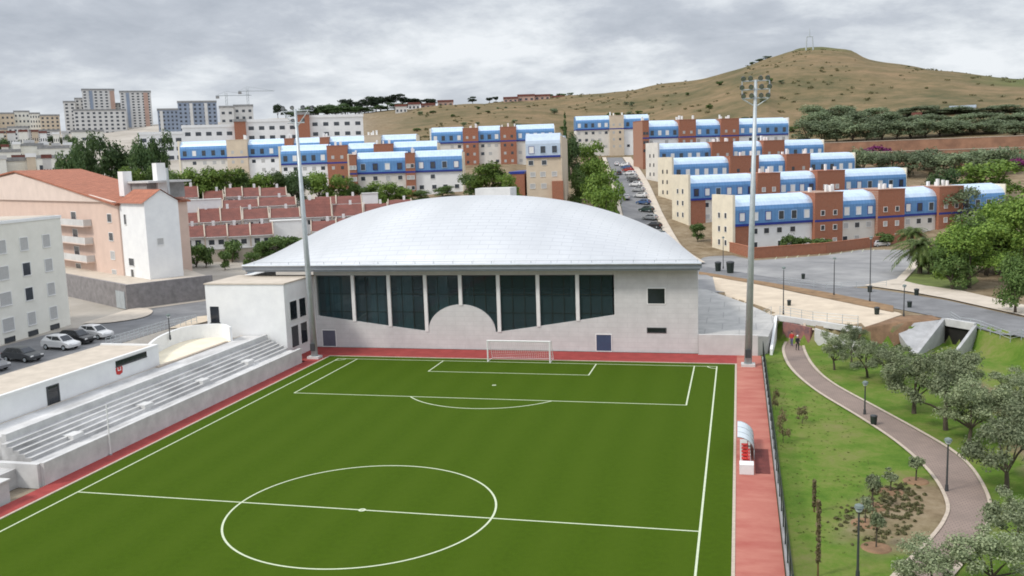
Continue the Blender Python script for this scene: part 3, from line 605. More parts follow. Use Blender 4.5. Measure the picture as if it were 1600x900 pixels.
# sandy ledge closed by a curved white wall
cw = smooth_path([(-36.6,-17.9),(-39.3,-11.4),(-39.9,-5.2),(-36.6,-3.2),(-33.9,-5.2)], 30)
mb = MB(); n_ = len(cw)
for a_, b_ in zip(cw, cw[1:]):
    d = (b_-a_)/np.hypot(*(b_-a_)); nn = np.array([-d[1], d[0]])*.14
    mb.prism([tuple(a_-nn), tuple(b_-nn), tuple(b_+nn), tuple(a_+nn)][::1], 2.6, 4.75)
o = mb.build('curved_wall', M['white']); tag(o, 'low curved white wall round the sandy ledge above the stand', 'wall')
sheet('sand_ledge', [tuple(q) for q in cw][::-1]+[(-34.45,-18.1)], 3.08, M['sand_l'])
mb = MB()
for a_, b_ in ((-19.5,-13),(-12.9,-6)): mb.box(-34.3,-33.9,a_,b_,3.052,3.2)
struct(mb.build('terrace_kerb', M['kerb']))

# floodlight masts
def mast(name, label, x, y, lean, h, lay, zb=0.):
    r = empty(name, label, 'floodlight', (x,y,zb), group='floodlight masts beside the pitch')
    MB().tube([(0,0,.25),(lean*.5,0,h*.5),(lean,0,h)], [.42,.30,.16], 12).build('pole', M['steel'], r, smooth=True)
    MB().box(-.75,.75,-.6,.6,-.2,.3).build('base', M['conc_l'], r)
    MB().box(-.3,.3,-.5,-.36,1.0,1.9).build('control_box', M['steel_d'], r)
    mb = MB()
    for (z_, hw, ys_) in lay['bars']: mb.tube([(lean-hw,ys_,h+z_),(lean+hw,ys_,h+z_)], .07, 6)
    for q in lay['struts']: mb.tube([(lean+q[0],q[1],h+q[2]),(lean+q[3],q[4],h+q[5])], .06, 6)
    mb.build('head_frame', M['steel'], r)
    for (dx, dy, dz, yaw) in lay['lamps']:
        l = MB(); l.tube([(0,.24,0),(0,.1,0),(0,-.2,0)], [.12,.24,.30], 10); l.tube([(0,-.2,0),(0,-.26,0)], [.34,.34], 10)
        o = l.build('floodlight', M['steel_d'], r); o.location = (lean+dx,dy,h+dz+.34); o.rotation_euler = (R(32),0,yaw); o.scale = (.78,)*3
        MB().tube([(0,-.262,0),(0,-.275,0)], [.29,.29], 10).build('lens', M['lamp'], o)
        MB().box(-.05,.05,-.05,.05,-.5,-.25).build('bracket', M['steel'], o)
    return r
layL = dict(bars=[(-.2,1.7,0),(-1.6,1.1,0)], struts=[(-1.7,0,-.2,0,0,-2.2),(1.7,0,-.2,0,0,-2.2),(-1.7,0,-.2,-1.7,1.2,-.2),(1.7,0,-.2,1.7,1.2,-.2)],
  lamps=[(-1.55,0,-.1,.3),(-.35,0,-.1,.1),(1.05,0,-.1,-.1),(2.1,.3,-.15,-.5),(-.55,.3,-1.6,.2),(.8,.3,-1.6,-.1)])
layR = dict(bars=[(-.1,1.4,0),(-1.0,1.5,0),(-1.9,1.4,0)], struts=[(-1.4,0,-1.9,-1.4,0,-.1),(1.4,0,-1.9,1.4,0,-.1),(-1.4,0,-1.9,0,0,-2.8),(1.4,0,-1.9,0,0,-2.8)],
  lamps=[(-1.3,0,-.1,.3),(-.55,0,-.1,.1),(.5,0,-.1,-.1),(1.25,0,-.1,-.3),(-1.45,0,-1.0,.3),(-.5,-.2,-1.0,.1),(.6,-.2,-1.0,-.1),(1.45,0,-1.0,-.3),(-1.3,0,-1.9,.3),(-.45,-.2,-1.9,.1),(.55,-.2,-1.9,-.1),(1.3,0,-1.9,-.3)])
mast('floodlight_mast', 'tall grey floodlight mast at the corner between the stand and the hall', -25.75,-.1,-.5,30.2,layL)
mast('floodlight_mast', 'tall grey floodlight mast at the far end of the red side track', 25.95,.6,.72,30.9,layR)

# dugout
dg = empty('team_dugout', 'team dugout with milky curved canopy and red seats on the red side track', 'dugout', (25.4,-30,0))
prof = [(-.55,1.75)]+[(-.55+1.25*math.sin(a), 0.65+1.1*math.cos(a)) for a in np.linspace(.2,1.5,9)]+[(.70,.05)]
mb = MB(); n_ = len(prof)
vv = [(x,y_,z) for y_ in (-1.7,2.6) for x, z in prof]; vi = [(x*.97-.0,y_,z*.98) for y_ in (-1.7,2.6) for x, z in prof]
mb.add(vv, [(i,i+1,n_+i+1,n_+i) for i in range(n_-1)]); mb.add(vi, [(i+1,i,n_+i,n_+i+1) for i in range(n_-1)])
mb.build('canopy', M['poly'], dg, smooth=True)
mb = MB()
for y_ in (-1.7,-.3,1.1,2.6): MB().tube([(x*1.01,y_,z*1.01) for x, z in prof], .03, 6).build('canopy_hoop', M['steel'], dg)
mb = MB(); mb.box(-.35,.45,-4.2,2.5,.02,.3); mb.build('plinth', M['conc_l'], dg)
for i in range(6):
    y_ = -3.6+i*.85; s_ = MB(); s_.box(-.25,.2,y_-.22,y_+.22,.42,.48); s_.box(.2,.26,y_-.22,y_+.22,.42,.85); s_.box(-.1,.1,y_-.05,y_+.05,.3,.42); s_.build('seat', M['red'], dg)
mb = MB(); mb.box(-.4,.62,-5.2,-4.25,.02,.75); mb.build('end_box', M['plast_w'], dg)
mb = MB(); mb.box(.3,.36,-4.2,-1.72,.3,.9); mb.build('back_panel', M['red'], dg)
mt = MB().box(26.15,27.2,-34.8,-29.0,.01,.03).build('dugout_shadow', mat('painted_shadow_red', (.16,.04,.035), .9, .2, 1.2)); tag(mt, 'dark red painted shadow of the dugout on the red side track', 'mat')  # thin dark red sheet: the dugout's cast shadow painted on the track

# fence between the side track and the park
fm = bpy.data.materials.new('green_wire_mesh'); fm.use_nodes = True; t = fm.node_tree; b = t.nodes['Principled BSDF']; b.inputs['Base Color'].default_value = (.035,.085,.06,1); b.inputs['Roughness'].default_value = .6
tcn = t.nodes.new('ShaderNodeTexCoord'); br = t.nodes.new('ShaderNodeTexBrick'); br.offset = 0; br.inputs['Scale'].default_value = 1; br.inputs['Brick Width'].default_value = .12; br.inputs['Row Height'].default_value = .12; br.inputs['Mortar Size'].default_value = .012
s_ = t.nodes.new('ShaderNodeSeparateXYZ'); c_ = t.nodes.new('ShaderNodeCombineXYZ'); t.links.new(tcn.outputs['Object'], s_.inputs[0]); t.links.new(s_.outputs[1], c_.inputs[0]); t.links.new(s_.outputs[2], c_.inputs[1]); t.links.new(c_.outputs[0], br.inputs[0])
t.links.new(br.outputs['Fac'], b.inputs['Alpha']); M['mesh'] = fm
fe = empty('wire_fence', 'green wire mesh fence on a low kerb between the red side track and the park', 'fence', (27.62,-30,0))
MB().box(-.1,.14,-45,34.2,-.1,.35).build('kerb', M['conc_d'], fe)
for i in range(31):
    y_ = -44+i*2.6; MB().tube([(0,y_,.3),(0,y_,2.1)], .035, 6).build('post', M['bin'], fe)
MB().box(.04,.045,-45,34.2,.35,2.1).build('wire_mesh', M['mesh'], fe); MB().tube([(0,-45,2.1),(0,34.2,2.1)], .025, 6).build('rail', M['bin'], fe)
# ------------------------------------------------------------------ windows shared by many houses
_wc = {}
def win_meshes(w_, h_, fm, pm, d=.06):
    k = (round(w_,2), round(h_,2), fm, pm)
    if k not in _wc:
        e = .09; a = MB()
        a.box(-w_/2-e,-w_/2,-d,.02,-e,h_+e); a.box(w_/2,w_/2+e,-d,.02,-e,h_+e); a.box(-w_/2,w_/2,-d,.02,h_,h_+e); a.box(-w_/2,w_/2,-d-.05,.02,-e,0)
        _wc[k] = (a.mesh('window', M[fm]), MB().box(-w_/2,w_/2,-.02,.015,0,h_).mesh('pane', M[pm]))
    return _wc[k]
def window(parent, x, y, z, w_=1.1, h_=1.25, rz=0, fm='frame', pm='pane', pane=True, name='window'):
    a, b_ = win_meshes(w_, h_, fm, pm)
    if not pane:
        return put(name, b_, parent, (x,y,z), rz)
    o = put(name, a, parent, (x,y,z), rz); put('pane', b_, o); return o

# ------------------------------------------------------------------ apartment rows with blue metal attics
def apartment_row(label, x0, y0, zb, th, segs, depth=8., attic=5.7, zwall=6.0, rows=2, gable=None, panes=True, roof='blue', group='apartment rows with blue metal attics', wallm='facade', brick_foot=False, seed=1, chim=True):
    """x0,y0: front left corner; th: direction of the front; segs: (kind, s0, s1) along it, kind blue | brick | tower"""
    rs = random.Random(seed)
    r = empty('apartment_row', label, 'apartment building', (x0,y0,zb), th, group)
    zt = zwall+attic
    prof = [(-.30,zwall),(-.30,zwall+2.9),(-.12,zwall+3.7),(.35,zwall+4.5),(1.15,zwall+5.15),(2.3,zwall+5.5),(depth/2,zwall+attic)]
    prof = prof + [(depth-a,b_) for a, b_ in prof[-2::-1]]
    L0, L1 = segs[0][1], segs[-1][2]
    for kind, s0, s1 in segs:
        if kind == 'blue' or kind == 'pale':
            a, b_ = (s0+.003, s1-.003)
            wm = M['white'] if rs.random() < .45 else M[wallm]
            MB().box(a, b_, 0, depth, -4, zwall-.5).build('wall', wm, r)
            MB().box(a, b_, -.36, depth+.36, zwall-.498, zwall-.002).build('band', M['blue_d'], r)
            n = len(prof); mb = MB()
            mb.add([(a,p[0],p[1]) for p in prof]+[(b_,p[0],p[1]) for p in prof], [(i,n+i,n+i+1,i+1) for i in (0,1,n-3,n-2)]+[tuple(range(n)), tuple(range(2*n-1,n-1,-1))])
            mb.build('attic_wall', M['blue' if kind == 'blue' else 'blue_l'], r)
            mb = MB(); mb.add([(a,p[0],p[1]) for p in prof]+[(b_,p[0],p[1]) for p in prof], [(i,n+i,n+i+1,i+1) for i in range(2,n-3)]); mb.build('attic_roof', M['blue_t' if kind == 'blue' else 'blue_l'], r)
            k = max(1, int(round((s1-s0)/3.1)))
            for i in range(k):
                x = s0+(s1-s0)*(i+.5)/k
                window(r, x, -.33, zwall+.6, 1.25, 1.7, fm='blue_t' if rs.random() < .6 else 'blue_d', pm='pane' if rs.random() < .45 else 'frame', pane=panes, name='attic_window')
                for f_ in range(rows):
                    if rs.random() < .85: window(r, x+rs.uniform(-.25,.25), -.0, zwall-2.3-2.9*f_, 1.2, 1.1, fm='frame', pm='pane' if rs.random() < .55 else 'shutter', pane=panes)
        elif kind == 'brick' or kind == 'tower':
            mm = M['brick'] if kind == 'brick' else M['beige']
            h = zt-.25 if kind == 'brick' else zt-.1
            MB().box(s0,s1,-1.0,depth+1.0,-4,h).build('stair_tower', mm, r)
            MB().box(s0-.06,s1+.06,-1.06,depth+1.06,h+.002,h+.22).build('parapet', mm, r)
            MB().box(s0-.01,s1+.01,-1.03,-1.002,zwall-.5,zwall-.05).build('band', M['blue_d'], r)
            for x in ((s0*.72+s1*.28),(s0*.28+s1*.72)):
                for f_ in range(-1, rows):
                    window(r, x, -1.0, (zwall+.9 if f_ < 0 else zwall-2.3-2.9*f_), .9, 1.0, fm='frame', pm='shutter' if rs.random() < .6 else 'pane', pane=panes)
            if chim:
                for i in range(rs.choice((3,4,5))):
                    x = s0+.5+(s1-s0-1)*rs.random(); y = rs.uniform(.2,3.5); hh = rs.uniform(.7,1.6)
                    q_ = rs.uniform(.2,.32); MB().box(x-q_,x+q_,y-.3,y+.3,h+.22,h+.22+hh).build('chimney', M['white'], r)
    if brick_foot:
        a, b_ = segs[0][1]+.1, segs[0][1]+4.2; MB().box(a,b_,-.12,-.004,-4,zwall-.5).build('brick_panel', M['brick'], r)
    if gable:
        mb = MB(); mb.box(L0-.6, L0-.003, -.2, depth+.2, -4, zt+.25)
        mb.build('gable_wall', M[gable], r)
        for f_ in range(3):
            for y in (2.6, 5.2): window(r, L0-.6, y, zwall-4.6+2.9*f_, .8, 1.1, rz=-math.pi/2, pane=panes)
    mb = MB(); mb.box(L1+.003, L1+.3, -.2, depth+.2, -4, zt-.2); mb.build('end_wall', M['cream' if gable else wallm], r)
    return r
def along(x0, y0, th, px):                    # distance along a facade line at which it is seen in column px
    d = ray(px, horizon(px)); dx, dy = d[0], d[1]; c, s = math.cos(th), math.sin(th)
    ox, oy = CP[0]-x0, CP[1]-y0; det = -c*dy+s*dx
    return (-ox*dy+oy*dx)/det
def row(label, px, r, th, segs, zb=None, **k):
    p = at_r(px, horizon(px), r); x0, y0 = p[0], p[1]; th = R(th)
    S = [(kd, along(x0,y0,th,a), along(x0,y0,th,b_)) for kd, a, b_ in segs]
    S = [(a, b_, c) for a, b_, c in S]
    for i in range(len(S)-1):
        mid = (S[i][2]+S[i+1][1])/2; S[i] = (S[i][0], S[i][1], mid); S[i+1] = (S[i+1][0], mid, S[i+1][2])
    return apartment_row(label, x0, y0, zb if zb is not None else gz(x0,y0), th, S, **k)
B, K, T = 'blue', 'brick', 'tower'
row('nearest blue-attic row on the right, behind the low brick wall',1146,199,32,[(B,1148,1270),(K,1270,1314),(B,1314,1369),(K,1369,1411),(B,1411,1465),(K,1465,1503),(B,1503,1572)],zb=2.5,gable='cream',brick_foot=True,zwall=6.0,attic=5.9,seed=1)
row('second blue-attic row up the slope on the right, just behind the nearest row',1076,230,32,[(B,1078,1180),(K,1180,1216),(B,1216,1274),(K,1274,1317),(B,1317,1416)],zb=7.0,gable='cream',brick_foot=True,zwall=5.7,attic=5.6,seed=2)
row('third blue-attic row up the slope on the right, its cream gable facing the street',1050,262,32,[(B,1052,1138),(K,1138,1183),(B,1183,1226),(K,1226,1263),(B,1263,1335)],zb=11,gable='cream',brick_foot=True,zwall=6.1,attic=5.6,rows=1,panes=False,seed=3)
row('fourth blue-attic row up the slope on the right, grey gable, below the largest brick towers',1028,295,32,[(B,1030,1110),(K,1110,1143),(B,1143,1190),(K,1190,1223),(B,1223,1286)],zb=15.3,gable='facade',zwall=6.4,attic=5.6,rows=1,panes=False,seed=4)
row('topmost blue-attic row on the right, against the hillside, with red brick end tower',1003,335,26,[(K,1003,1013),(B,1013,1060),(K,1060,1086),(B,1086,1125),(K,1125,1153),(B,1153,1231)],zb=19.5,zwall=10.6,attic=6,rows=2,panes=False,seed=5)
row('small pale blue-attic row at the head of the street, left of the topmost row',901,395,16,[(B,901,953),(T,953,975),(B,975,1014)],zb=24.5,zwall=11.2,attic=5.2,rows=3,panes=False,seed=6)
row('nearest blue-attic row on the left, with one brick tower in its middle',547,262,13,[(K,547,558),(B,558,634),(K,634,649),(B,649,722)],zb=15.2,gable='cream',zwall=6.3,attic=5.0,seed=7)
row('blue-attic row behind the left floodlight mast, cream gable at its left end',438,292,13,[(B,440,513),(K,513,545),(B,545,586),(K,586,616),(B,616,684)],zb=17.0,gable='cream',zwall=7.8,attic=5.0,rows=2,panes=False,seed=8)
row('leftmost blue-attic row, its cream gable beside the dark trees',284,328,13,[(B,284,358),(T,358,390),(B,390,448),(K,448,462),(B,462,503),(K,503,517),(B,517,572),(T,572,598),(B,598,652)],zb=19.5,gable='cream',zwall=8.3,attic=5.4,rows=2,panes=False,seed=9)
row('blue-attic row in the middle distance with two brick towers, below the dry hillside',674,345,13,[(B,676,725),(K,725,749),(B,749,783),(K,783,808),(B,808,867)],zb=21.5,gable='cream_w',zwall=9.5,attic=4.9,rows=3,panes=False,seed=10)
# the block that turns its narrow end to the hall
p_ = at_r(822, horizon(822), 232); 
nb = row('beige block with pale metal roof standing end-on behind the hall roof',822,232,8,[('pale',822,876)],zb=13.8,depth=36,zwall=10.6,attic=4.9,rows=3,seed=12,group='apartment rows with blue metal attics',wallm='beige')
MB().box(-4.5,-.62,1,30,-4,6.2).build('side_wing', M['brick'], nb); MB().box(-4.6,-.61,.9,30.1,6.202,6.8).build('wing_roof', M['blue_d'], nb)
MB().box(6.4,9.2,-1.6,-.01,-4,4.2).build('porch', M['brick'], nb)

# low brick wall and planting in front of the nearest right row
bw = empty('brick_wall', 'long low red brick wall between the car park and the nearest blue row', 'wall')
pts = [at(1113,387,2.5)[:2], at(1178,404,2.5)[:2], at(1290,396,2.5)[:2], at(1440,377,2.5)[:2]]
mb = MB(); cp2 = MB()
for a, b_ in zip(pts, pts[1:]):
    d = (b_-a)/np.hypot(*(b_-a)); n = np.array([-d[1],d[0]])*.15; n2 = n*1.4
    mb.prism([tuple(a-n+d*.0),tuple(b_-n-d*.01),tuple(b_+n-d*.01),tuple(a+n)], 2.2, 4.6); cp2.prism([tuple(a-n2),tuple(b_-n2-d*.01),tuple(b_+n2-d*.01),tuple(a+n2)], 4.602, 4.72)
mb.build('wall', M['brick'], bw); cp2.build('coping', mat('brick_coping', (.40,.16,.09), .85, .1, 2), bw)

# ------------------------------------------------------------------ roads, paths, car park
sheet_z = lambda pts_, z: [tuple(at(a, b_, z)[:2]) for a, b_ in pts_]
def flat(name, pxs, z, m, lift): return sheet(name, sheet_z(pxs, z), z+lift, m)
flat('car_park', [(1060,447),(1100,458),(1392,446),(1440,398),(1408,381),(1290,399),(1180,407),(1120,394),(1060,392)], 2.5, M['asph_l'], .03)
strip_mesh('road', [at(1090,424,2.5)[:2],at(1200,446,2.5)[:2],at(1300,464,2.5)[:2],at(1395,482,2.5)[:2],at(1480,499,2.5)[:2],at(1600,527,2.5)[:2],at(1720,560,2.5)[:2]],
   [at(1090,415,2.5)[:2],at(1200,433,2.5)[:2],at(1300,446,2.5)[:2],at(1380,454,2.5)[:2],at(1480,470,2.5)[:2],at(1600,497,2.5)[:2],at(1720,528,2.5)[:2]], M['asphalt'], .07)
strip_mesh('pavement', [at(1350,447,2.5)[:2],at(1420,457,2.5)[:2],at(1480,468,2.5)[:2],at(1600,495,2.5)[:2],at(1720,526,2.5)[:2]],
   [at(1400,437,2.5)[:2],at(1440,447,2.5)[:2],at(1500,455,2.5)[:2],at(1600,478,2.5)[:2],at(1720,505,2.5)[:2]], M['pave'], .16)
strip_mesh('pavement', [at(1392,446,2.5)[:2],at(1440,398,2.5)[:2]], [at(1408,446,2.5)[:2],at(1450,400,2.5)[:2]], M['pave'], .20)
flat('corner_lawn', [(1398,443),(1432,412),(1500,400),(1530,440),(1500,457),(1440,449)], 2.5, mat('corner_grass', (.13,.165,.04), .95, .2, .5, bump=.4), .08)
strip_mesh('sandy_path', [at(1092,462,2.5)[:2],at(1150,472,2.5)[:2],at(1222,497,2.5)[:2],at(1270,509,2.5)[:2],at(1340,516,2.5)[:2],at(1410,492,2.5)[:2]],
   [at(1092,428,2.5)[:2],at(1200,448,2.5)[:2],at(1260,461,2.5)[:2],at(1320,472,2.5)[:2],at(1380,485,2.5)[:2],at(1404,489,2.5)[:2]], M['sand'], .06)
strip_mesh('earth_verge', [at(1092,429,2.5)[:2],at(1200,448,2.5)[:2],at(1300,469,2.5)[:2],at(1396,489,2.5)[:2]], [at(1092,425,2.5)[:2],at(1200,442,2.5)[:2],at(1300,459,2.5)[:2],at(1396,479,2.5)[:2]], mat('ochre_verge', (.27,.17,.09), .95, .2, .6), .12)
strip_mesh('brown_bank', [at(1335,520,2.3)[:2],at(1400,512,2.4)[:2],at(1470,500,2.5)[:2]], [at(1350,513,2.5)[:2],at(1410,494,2.5)[:2],at(1455,494,2.5)[:2]], M['earth'], .14)
# parking bay lines and kerb lines
mb = MB()
for px in range(1215, 1420, 17):
    a = at(px, 402-(px-1190)*.09, 2.5); b_ = at(px-4, 408-(px-1190)*.09, 2.5); d = np.array([.06,0])
    mb.add([(a[0]-.06,a[1],2.54),(a[0]+.06,a[1],2.54),(b_[0]+.06,b_[1],2.54),(b_[0]-.06,b_[1],2.54)], [(0,3,2,1)])
struct(mb.build('parking_lines', M['line']))
# street climbing between the two estates
def street_pt(px, py, r): return at_r(px, py, r)[:2]
SL = [(1000,360,165),(985,340,200),(972,310,245),(962,290,290),(955,270,335),(948,258,385)]
SR = [(1085,395,178),(1048,365,205),(1020,330,245),(1000,300,290),(985,280,335),(972,262,385)]
strip_mesh('sloping_street', [street_pt(*q) for q in SR], [street_pt(*q) for q in SL], M['asphalt'], .3, step=3)
strip_mesh('pavement', [street_pt(a+14+(3 if i<2 else 0),b_,c) for i, (a,b_,c) in enumerate(SR)], [street_pt(a+1,b_,c) for a,b_,c in SR], M['pave'], .42, across=3, step=3)
strip_mesh('pavement', [street_pt(a-1,b_,c) for a,b_,c in SL], [street_pt(a-7,b_,c) for a,b_,c in SL], M['pave'], .42, across=3, step=3)
# curving park path
PL = smooth_path([at(a,b_,0)[:2] for a,b_ in [(1232,532),(1226,548),(1238,575),(1275,609),(1345,652),(1398,687),(1440,722),(1468,755),(1484,790),(1478,815),(1462,838),(1440,862),(1400,905)]], 80)
PR = smooth_path([at(a,b_,0)[:2] for a,b_ in [(1256,532),(1254,545),(1268,572),(1300,600),(1372,640),(1430,672),(1485,705),(1518,735),(1540,775),(1543,805),(1535,832),(1515,860),(1470,912)]], 80)
strip_mesh('park_path', PL, PR, M['paver'], .05, across=2, step=.6)
def edge(side, other, w_):
    a = np.array(side); b_ = np.array(other); d = (a-b_); d /= np.hypot(d[:,0], d[:,1])[:,None]; return a+d*w_
strip_mesh('path_edging', edge(PL,PR,.36), np.array(PL), M['kerb'], .10, across=1, step=.6); strip_mesh('path_edging', np.array(PR), edge(PR,PL,.36), M['kerb'], .10, across=1, step=.6)
# streets of the left terrace
sheet('terrace_street', [(-45,-60),(-41.7,-60),(-41.7,-18.0),(-41.7,-6),(-43,2),(-41,10),(-41,24),(-56.4,26),(-56.6,8),(-52,2),(-55,-10),(-54.5,-60)], 4.64, M['asphalt'])
sheet('pavement', [(-56.9,7.2),(-46,24.5),(-44,60),(-39.5,60),(-39.5,24.1),(-44.6,24),(-55.2,6.6)], 4.68, M['pave'])
tp = smooth_path([(-55.6,-4),(-52.2,-3.2),(-50.2,1),(-52.5,6.2),(-57,9)], 16); sheet('pavement', [tuple(q) for q in tp], 4.75, M['pave'])
sheet('street_verge', [(-41.69,-6),(-40.1,-6),(-39.6,-1.6),(-39.6,6),(-43,2)], 4.69, M['sand'])

# walls that carry the path over the park tunnel
pt = empty('path_tunnel', 'low tunnel mouth with a reddish wall where the paved path passes under the sandy path', 'tunnel', (32,14,0))
def lw(name, a, b_, z0, z1, th_, m, par, org):
    a = np.array(a)-np.array(org[:2]); b_ = np.array(b_)-np.array(org[:2]); d = (b_-a)/np.hypot(*(b_-a)); n = np.array([-d[1],d[0]])*th_/2
    zt = z1 if hasattr(z1,'__len__') else (z1,z1)
    mb = MB(); mb.prism([tuple(a-n),tuple(b_-n),tuple(b_+n),tuple(a+n)], z0, [zt[0],zt[1],zt[1],zt[0]]); return mb.build(name, M[m] if isinstance(m, str) else m, par)
O = (32,14,0); gra = mat('painted_red_wall', (.30,.13,.10), .8, .3, .9, col2=(.12,.08,.10))
lw('lintel',(29.6,16.9),(38.6,8.9),2.3,2.95,.5,'conc_l',pt,O)
lw('rear_wall',(30.4,15.6),(33.4,11.9),-.1,2.3,.3,gra,pt,O)
lw('wing_wall',(29.5,16.6),(28.6,6.5),-.1,(2.9,.7),.3,'white',pt,O)
lw('wing_wall',(33.8,11.5),(38.6,8.6),-.1,(2.3,1.2),.3,'conc',pt,O)
up = empty('culvert', 'grey concrete culvert with a sloping wing wall and dark opening under the road', 'culvert', (48,12,0)); O2 = (48,12,0)
a_ = at(1398,512,2.0)[:2]; b_ = at(1474,501,2.6)[:2]; c_ = at(1432,553,.2)[:2]; d_ = at(1412,540,.4)[:2]
mb = MB(); pts4 = [(d_[0],d_[1],.12),(c_[0],c_[1],.12),(b_[0],b_[1],2.75),(a_[0],a_[1],2.3)]
pts4 = [(x-48,y-12,z) for x,y,z in pts4]; mb.add(pts4+[(x,y,z-.35) for x,y,z in pts4], [(0,1,2,3),(7,6,5,4),(0,4,5,1),(1,5,6,2),(2,6,7,3),(3,7,4,0)]); mb.build('apron', M['conc_d2'], up)
e_ = at(1524,509,2.6)[:2]
lw('wing_wall', c_, b_, -.2, (.35,2.9), .4, 'conc_d2', up, O2)
lw('lintel', b_+np.array([.25,-.1]), e_, 2.05, 2.9, .5, 'conc', up, O2)
lw('opening', b_+np.array([.25,.1]), e_+np.array([0,.25]), -.2, 2.1, .1, mat('painted_culvert_shade', (.015,.014,.012), .9, .2, 2), up, O2)  # flat near-black panel: shade inside the culvert painted as colour
f_ = at(1492,556,.1)[:2]; lw('wing_wall', e_, f_, -.2, (2.7,.5), .35, 'conc_d2', up, O2)

# railings
def railing(label, pts_, h=1.05, gap=1.6, z=None, group=None):
    p0 = pts_[0]; z0 = gz(*p0) if z is None else z
    r = empty('railing', label, 'railing', (p0[0],p0[1],z0), 0, group)
    P = np.array(pts_, float); dd = np.r_[0, np.cumsum(np.hypot(*np.diff(P, axis=0).T))]; n = max(2, int(dd[-1]/gap)); q = np.linspace(0, dd[-1], n+1)
    X = np.interp(q, dd, P[:,0]); Y = np.interp(q, dd, P[:,1])
    Zs = [(gz(a,b_) if z is None else z)+.05 for a, b_ in zip(X, Y)]
    L = [(a-p0[0],b_-p0[1],c-z0) for a,b_,c in zip(X,Y,Zs)]
    for i, k in enumerate(L[:90]): MB().tube([(k[0],k[1],k[2]-.1),(k[0],k[1],k[2]+h)], .035, 5).build('post', M['steel'], r)
    for f_ in (1.,.68,.36): MB().tube([(a,b_,c+h*f_) for a,b_,c in L], .025, 5).build('rail', M['steel'], r)
    return r
railing('grey steel railing along the sandy path above the concrete terrace', [at(a,b_,2.5)[:2] for a,b_ in [(1100,464),(1155,476),(1205,491)]])
railing('grey steel railing on top of the path tunnel', [(30.0,17.3),(33.9,12.9),(38.5,10.6)], z=2.9)
railing('grey steel railing along the road edge above the culvert', [at(a,b_,2.5)[:2] for a,b_ in [(1485,501),(1530,511),(1600,529),(1680,552)]])
railing('grey steel railing between the street and the sandy ledge', [(-41.6,-17.5),(-41.6,-6.5),(-40.2,-2.4)], z=4.6, gap=.8)
railing('grey steel railing between the car park and the road', [at(a,b_,2.5)[:2] for a,b_ in [(1215,443),(1300,454),(1385,449)]], gap=2.2)

# ------------------------------------------------------------------ buildings on the left terrace
def rooted(root):                              # a builder of parts in the root's own frame
    return lambda name, mb, m, parent=None: mb.build(name, M[m] if isinstance(m, str) else m, parent or root)
th = math.atan2(.995, -.103); LC = 46.
ox_, oy_ = -57-math.cos(th)*LC, -4.2-math.sin(th)*LC
cb = empty('apartment_block', 'off-white five-storey block with grey roller shutters at the left edge of the photo', 'apartment building', (ox_,oy_,4.6), th)
P_ = rooted(cb); ztop = zy(84, 341, math.hypot(-57-CP[0], -4.2-CP[1]))-4.6
P_('wall', MB().box(0,LC,0,14,-1,ztop), 'cream_w'); P_('parapet', MB().box(-.1,LC+.1,-.1,14.1,ztop+.002,ztop+.35), 'white')
P_('roof', MB().box(.4,LC-.4,.4,13.6,ztop+.352,ztop+.4), 'pave')
rs = random.Random(3)
for i in range(10):
    x = LC-3.2-4.1*i
    for f_ in range(4):
        z = 1.35+2.95*f_; big = (i % 3 == 2); w_ = 1.9 if big else 1.35
        window(cb, x, 0, z, w_, 1.45, pm='pane' if rs.random() < .22 else 'shutter', fm='frame')
    window(cb, x, 0, .15, 1.6, .42, pm='pane', fm='steel_d', name='basement_window')
# salmon building with orange roofs on a grey podium
pod = empty('podium_wall', 'dark grey podium wall with a metal gate below the salmon building', 'wall', (-57,7,4.6))
_s = along(-57,7,R(58),319); _q = (-57+_s*math.cos(R(58)), 7+_s*math.sin(R(58)))
gp = [(-78,20.1),(-57,7),_q,(_q[0]-.5,_q[1]+.3),(-57.2,7.7),(-78.2,20.8)]
mb = MB(); mb.prism([(a+57,b_-7) for a, b_ in gp], -1, 3.5); mb.build('wall', mat('grey_stone_podium', (.25,.235,.235), .9, .15, 1.2), pod)
mb = MB(); mb.prism([(-.3,.75),(_q[0]+56.4,_q[1]-6.6),(_q[0]+44,_q[1]+5),(-36,36),(-34,21.8),(-21.2,13.9)], -1, 3.2); mb.build('terrace', M['pave'], pod)
mb = MB(); a_ = np.array([-57.,7.]); d = np.array([-.849,.528]); n = np.array([-.528,-.849])*.06
for s0, s1 in ((.5,2.0),(2.05,3.55)):
    mb = MB(); mb.prism([tuple(a_+d*s0-n*0+n*0.2-np.array([-57,7])), tuple(a_+d*s0+n*1.6-np.array([-57,7])), tuple(a_+d*s1+n*1.6-np.array([-57,7])), tuple(a_+d*s1+n*.2-np.array([-57,7]))], .1, 2.5); mb.build('gate_leaf', M['steel'], pod)
C0 = at_r(218, horizon(218), 143.5)[:2]; th = R(-32); zb = 7.8
pk = empty('apartment_block', 'salmon gabled block with orange tiled roofs and a white corner tower on the left', 'apartment building', (C0[0],C0[1],zb), th)
P_ = rooted(pk); s178 = along(C0[0],C0[1],th,179); s_l = along(C0[0],C0[1],th,-70); dep = along(C0[0],C0[1],th+math.pi/2,274)
rC = math.hypot(C0[0]-CP[0], C0[1]-CP[1]); ze = zy(205,317,rC)-zb
zpk = zy(237,297,rC+dep*.45)-zb
mb = MB(); mb.box(s178,-.002,.25,dep,-1,ze); P_('tower_wall', mb, 'white')
def gable_x(x0, x1, y0, y1, z0, zr):          # gable end in the plane x = const, ridge along x
    m_ = MB(); ym = (y0+y1)/2; m_.add([(x0,y0,z0),(x0,y1,z0),(x0,ym,zr),(x1,y0,z0),(x1,y1,z0),(x1,ym,zr)], [(0,2,1),(3,4,5),(0,1,4,3)]); return m_
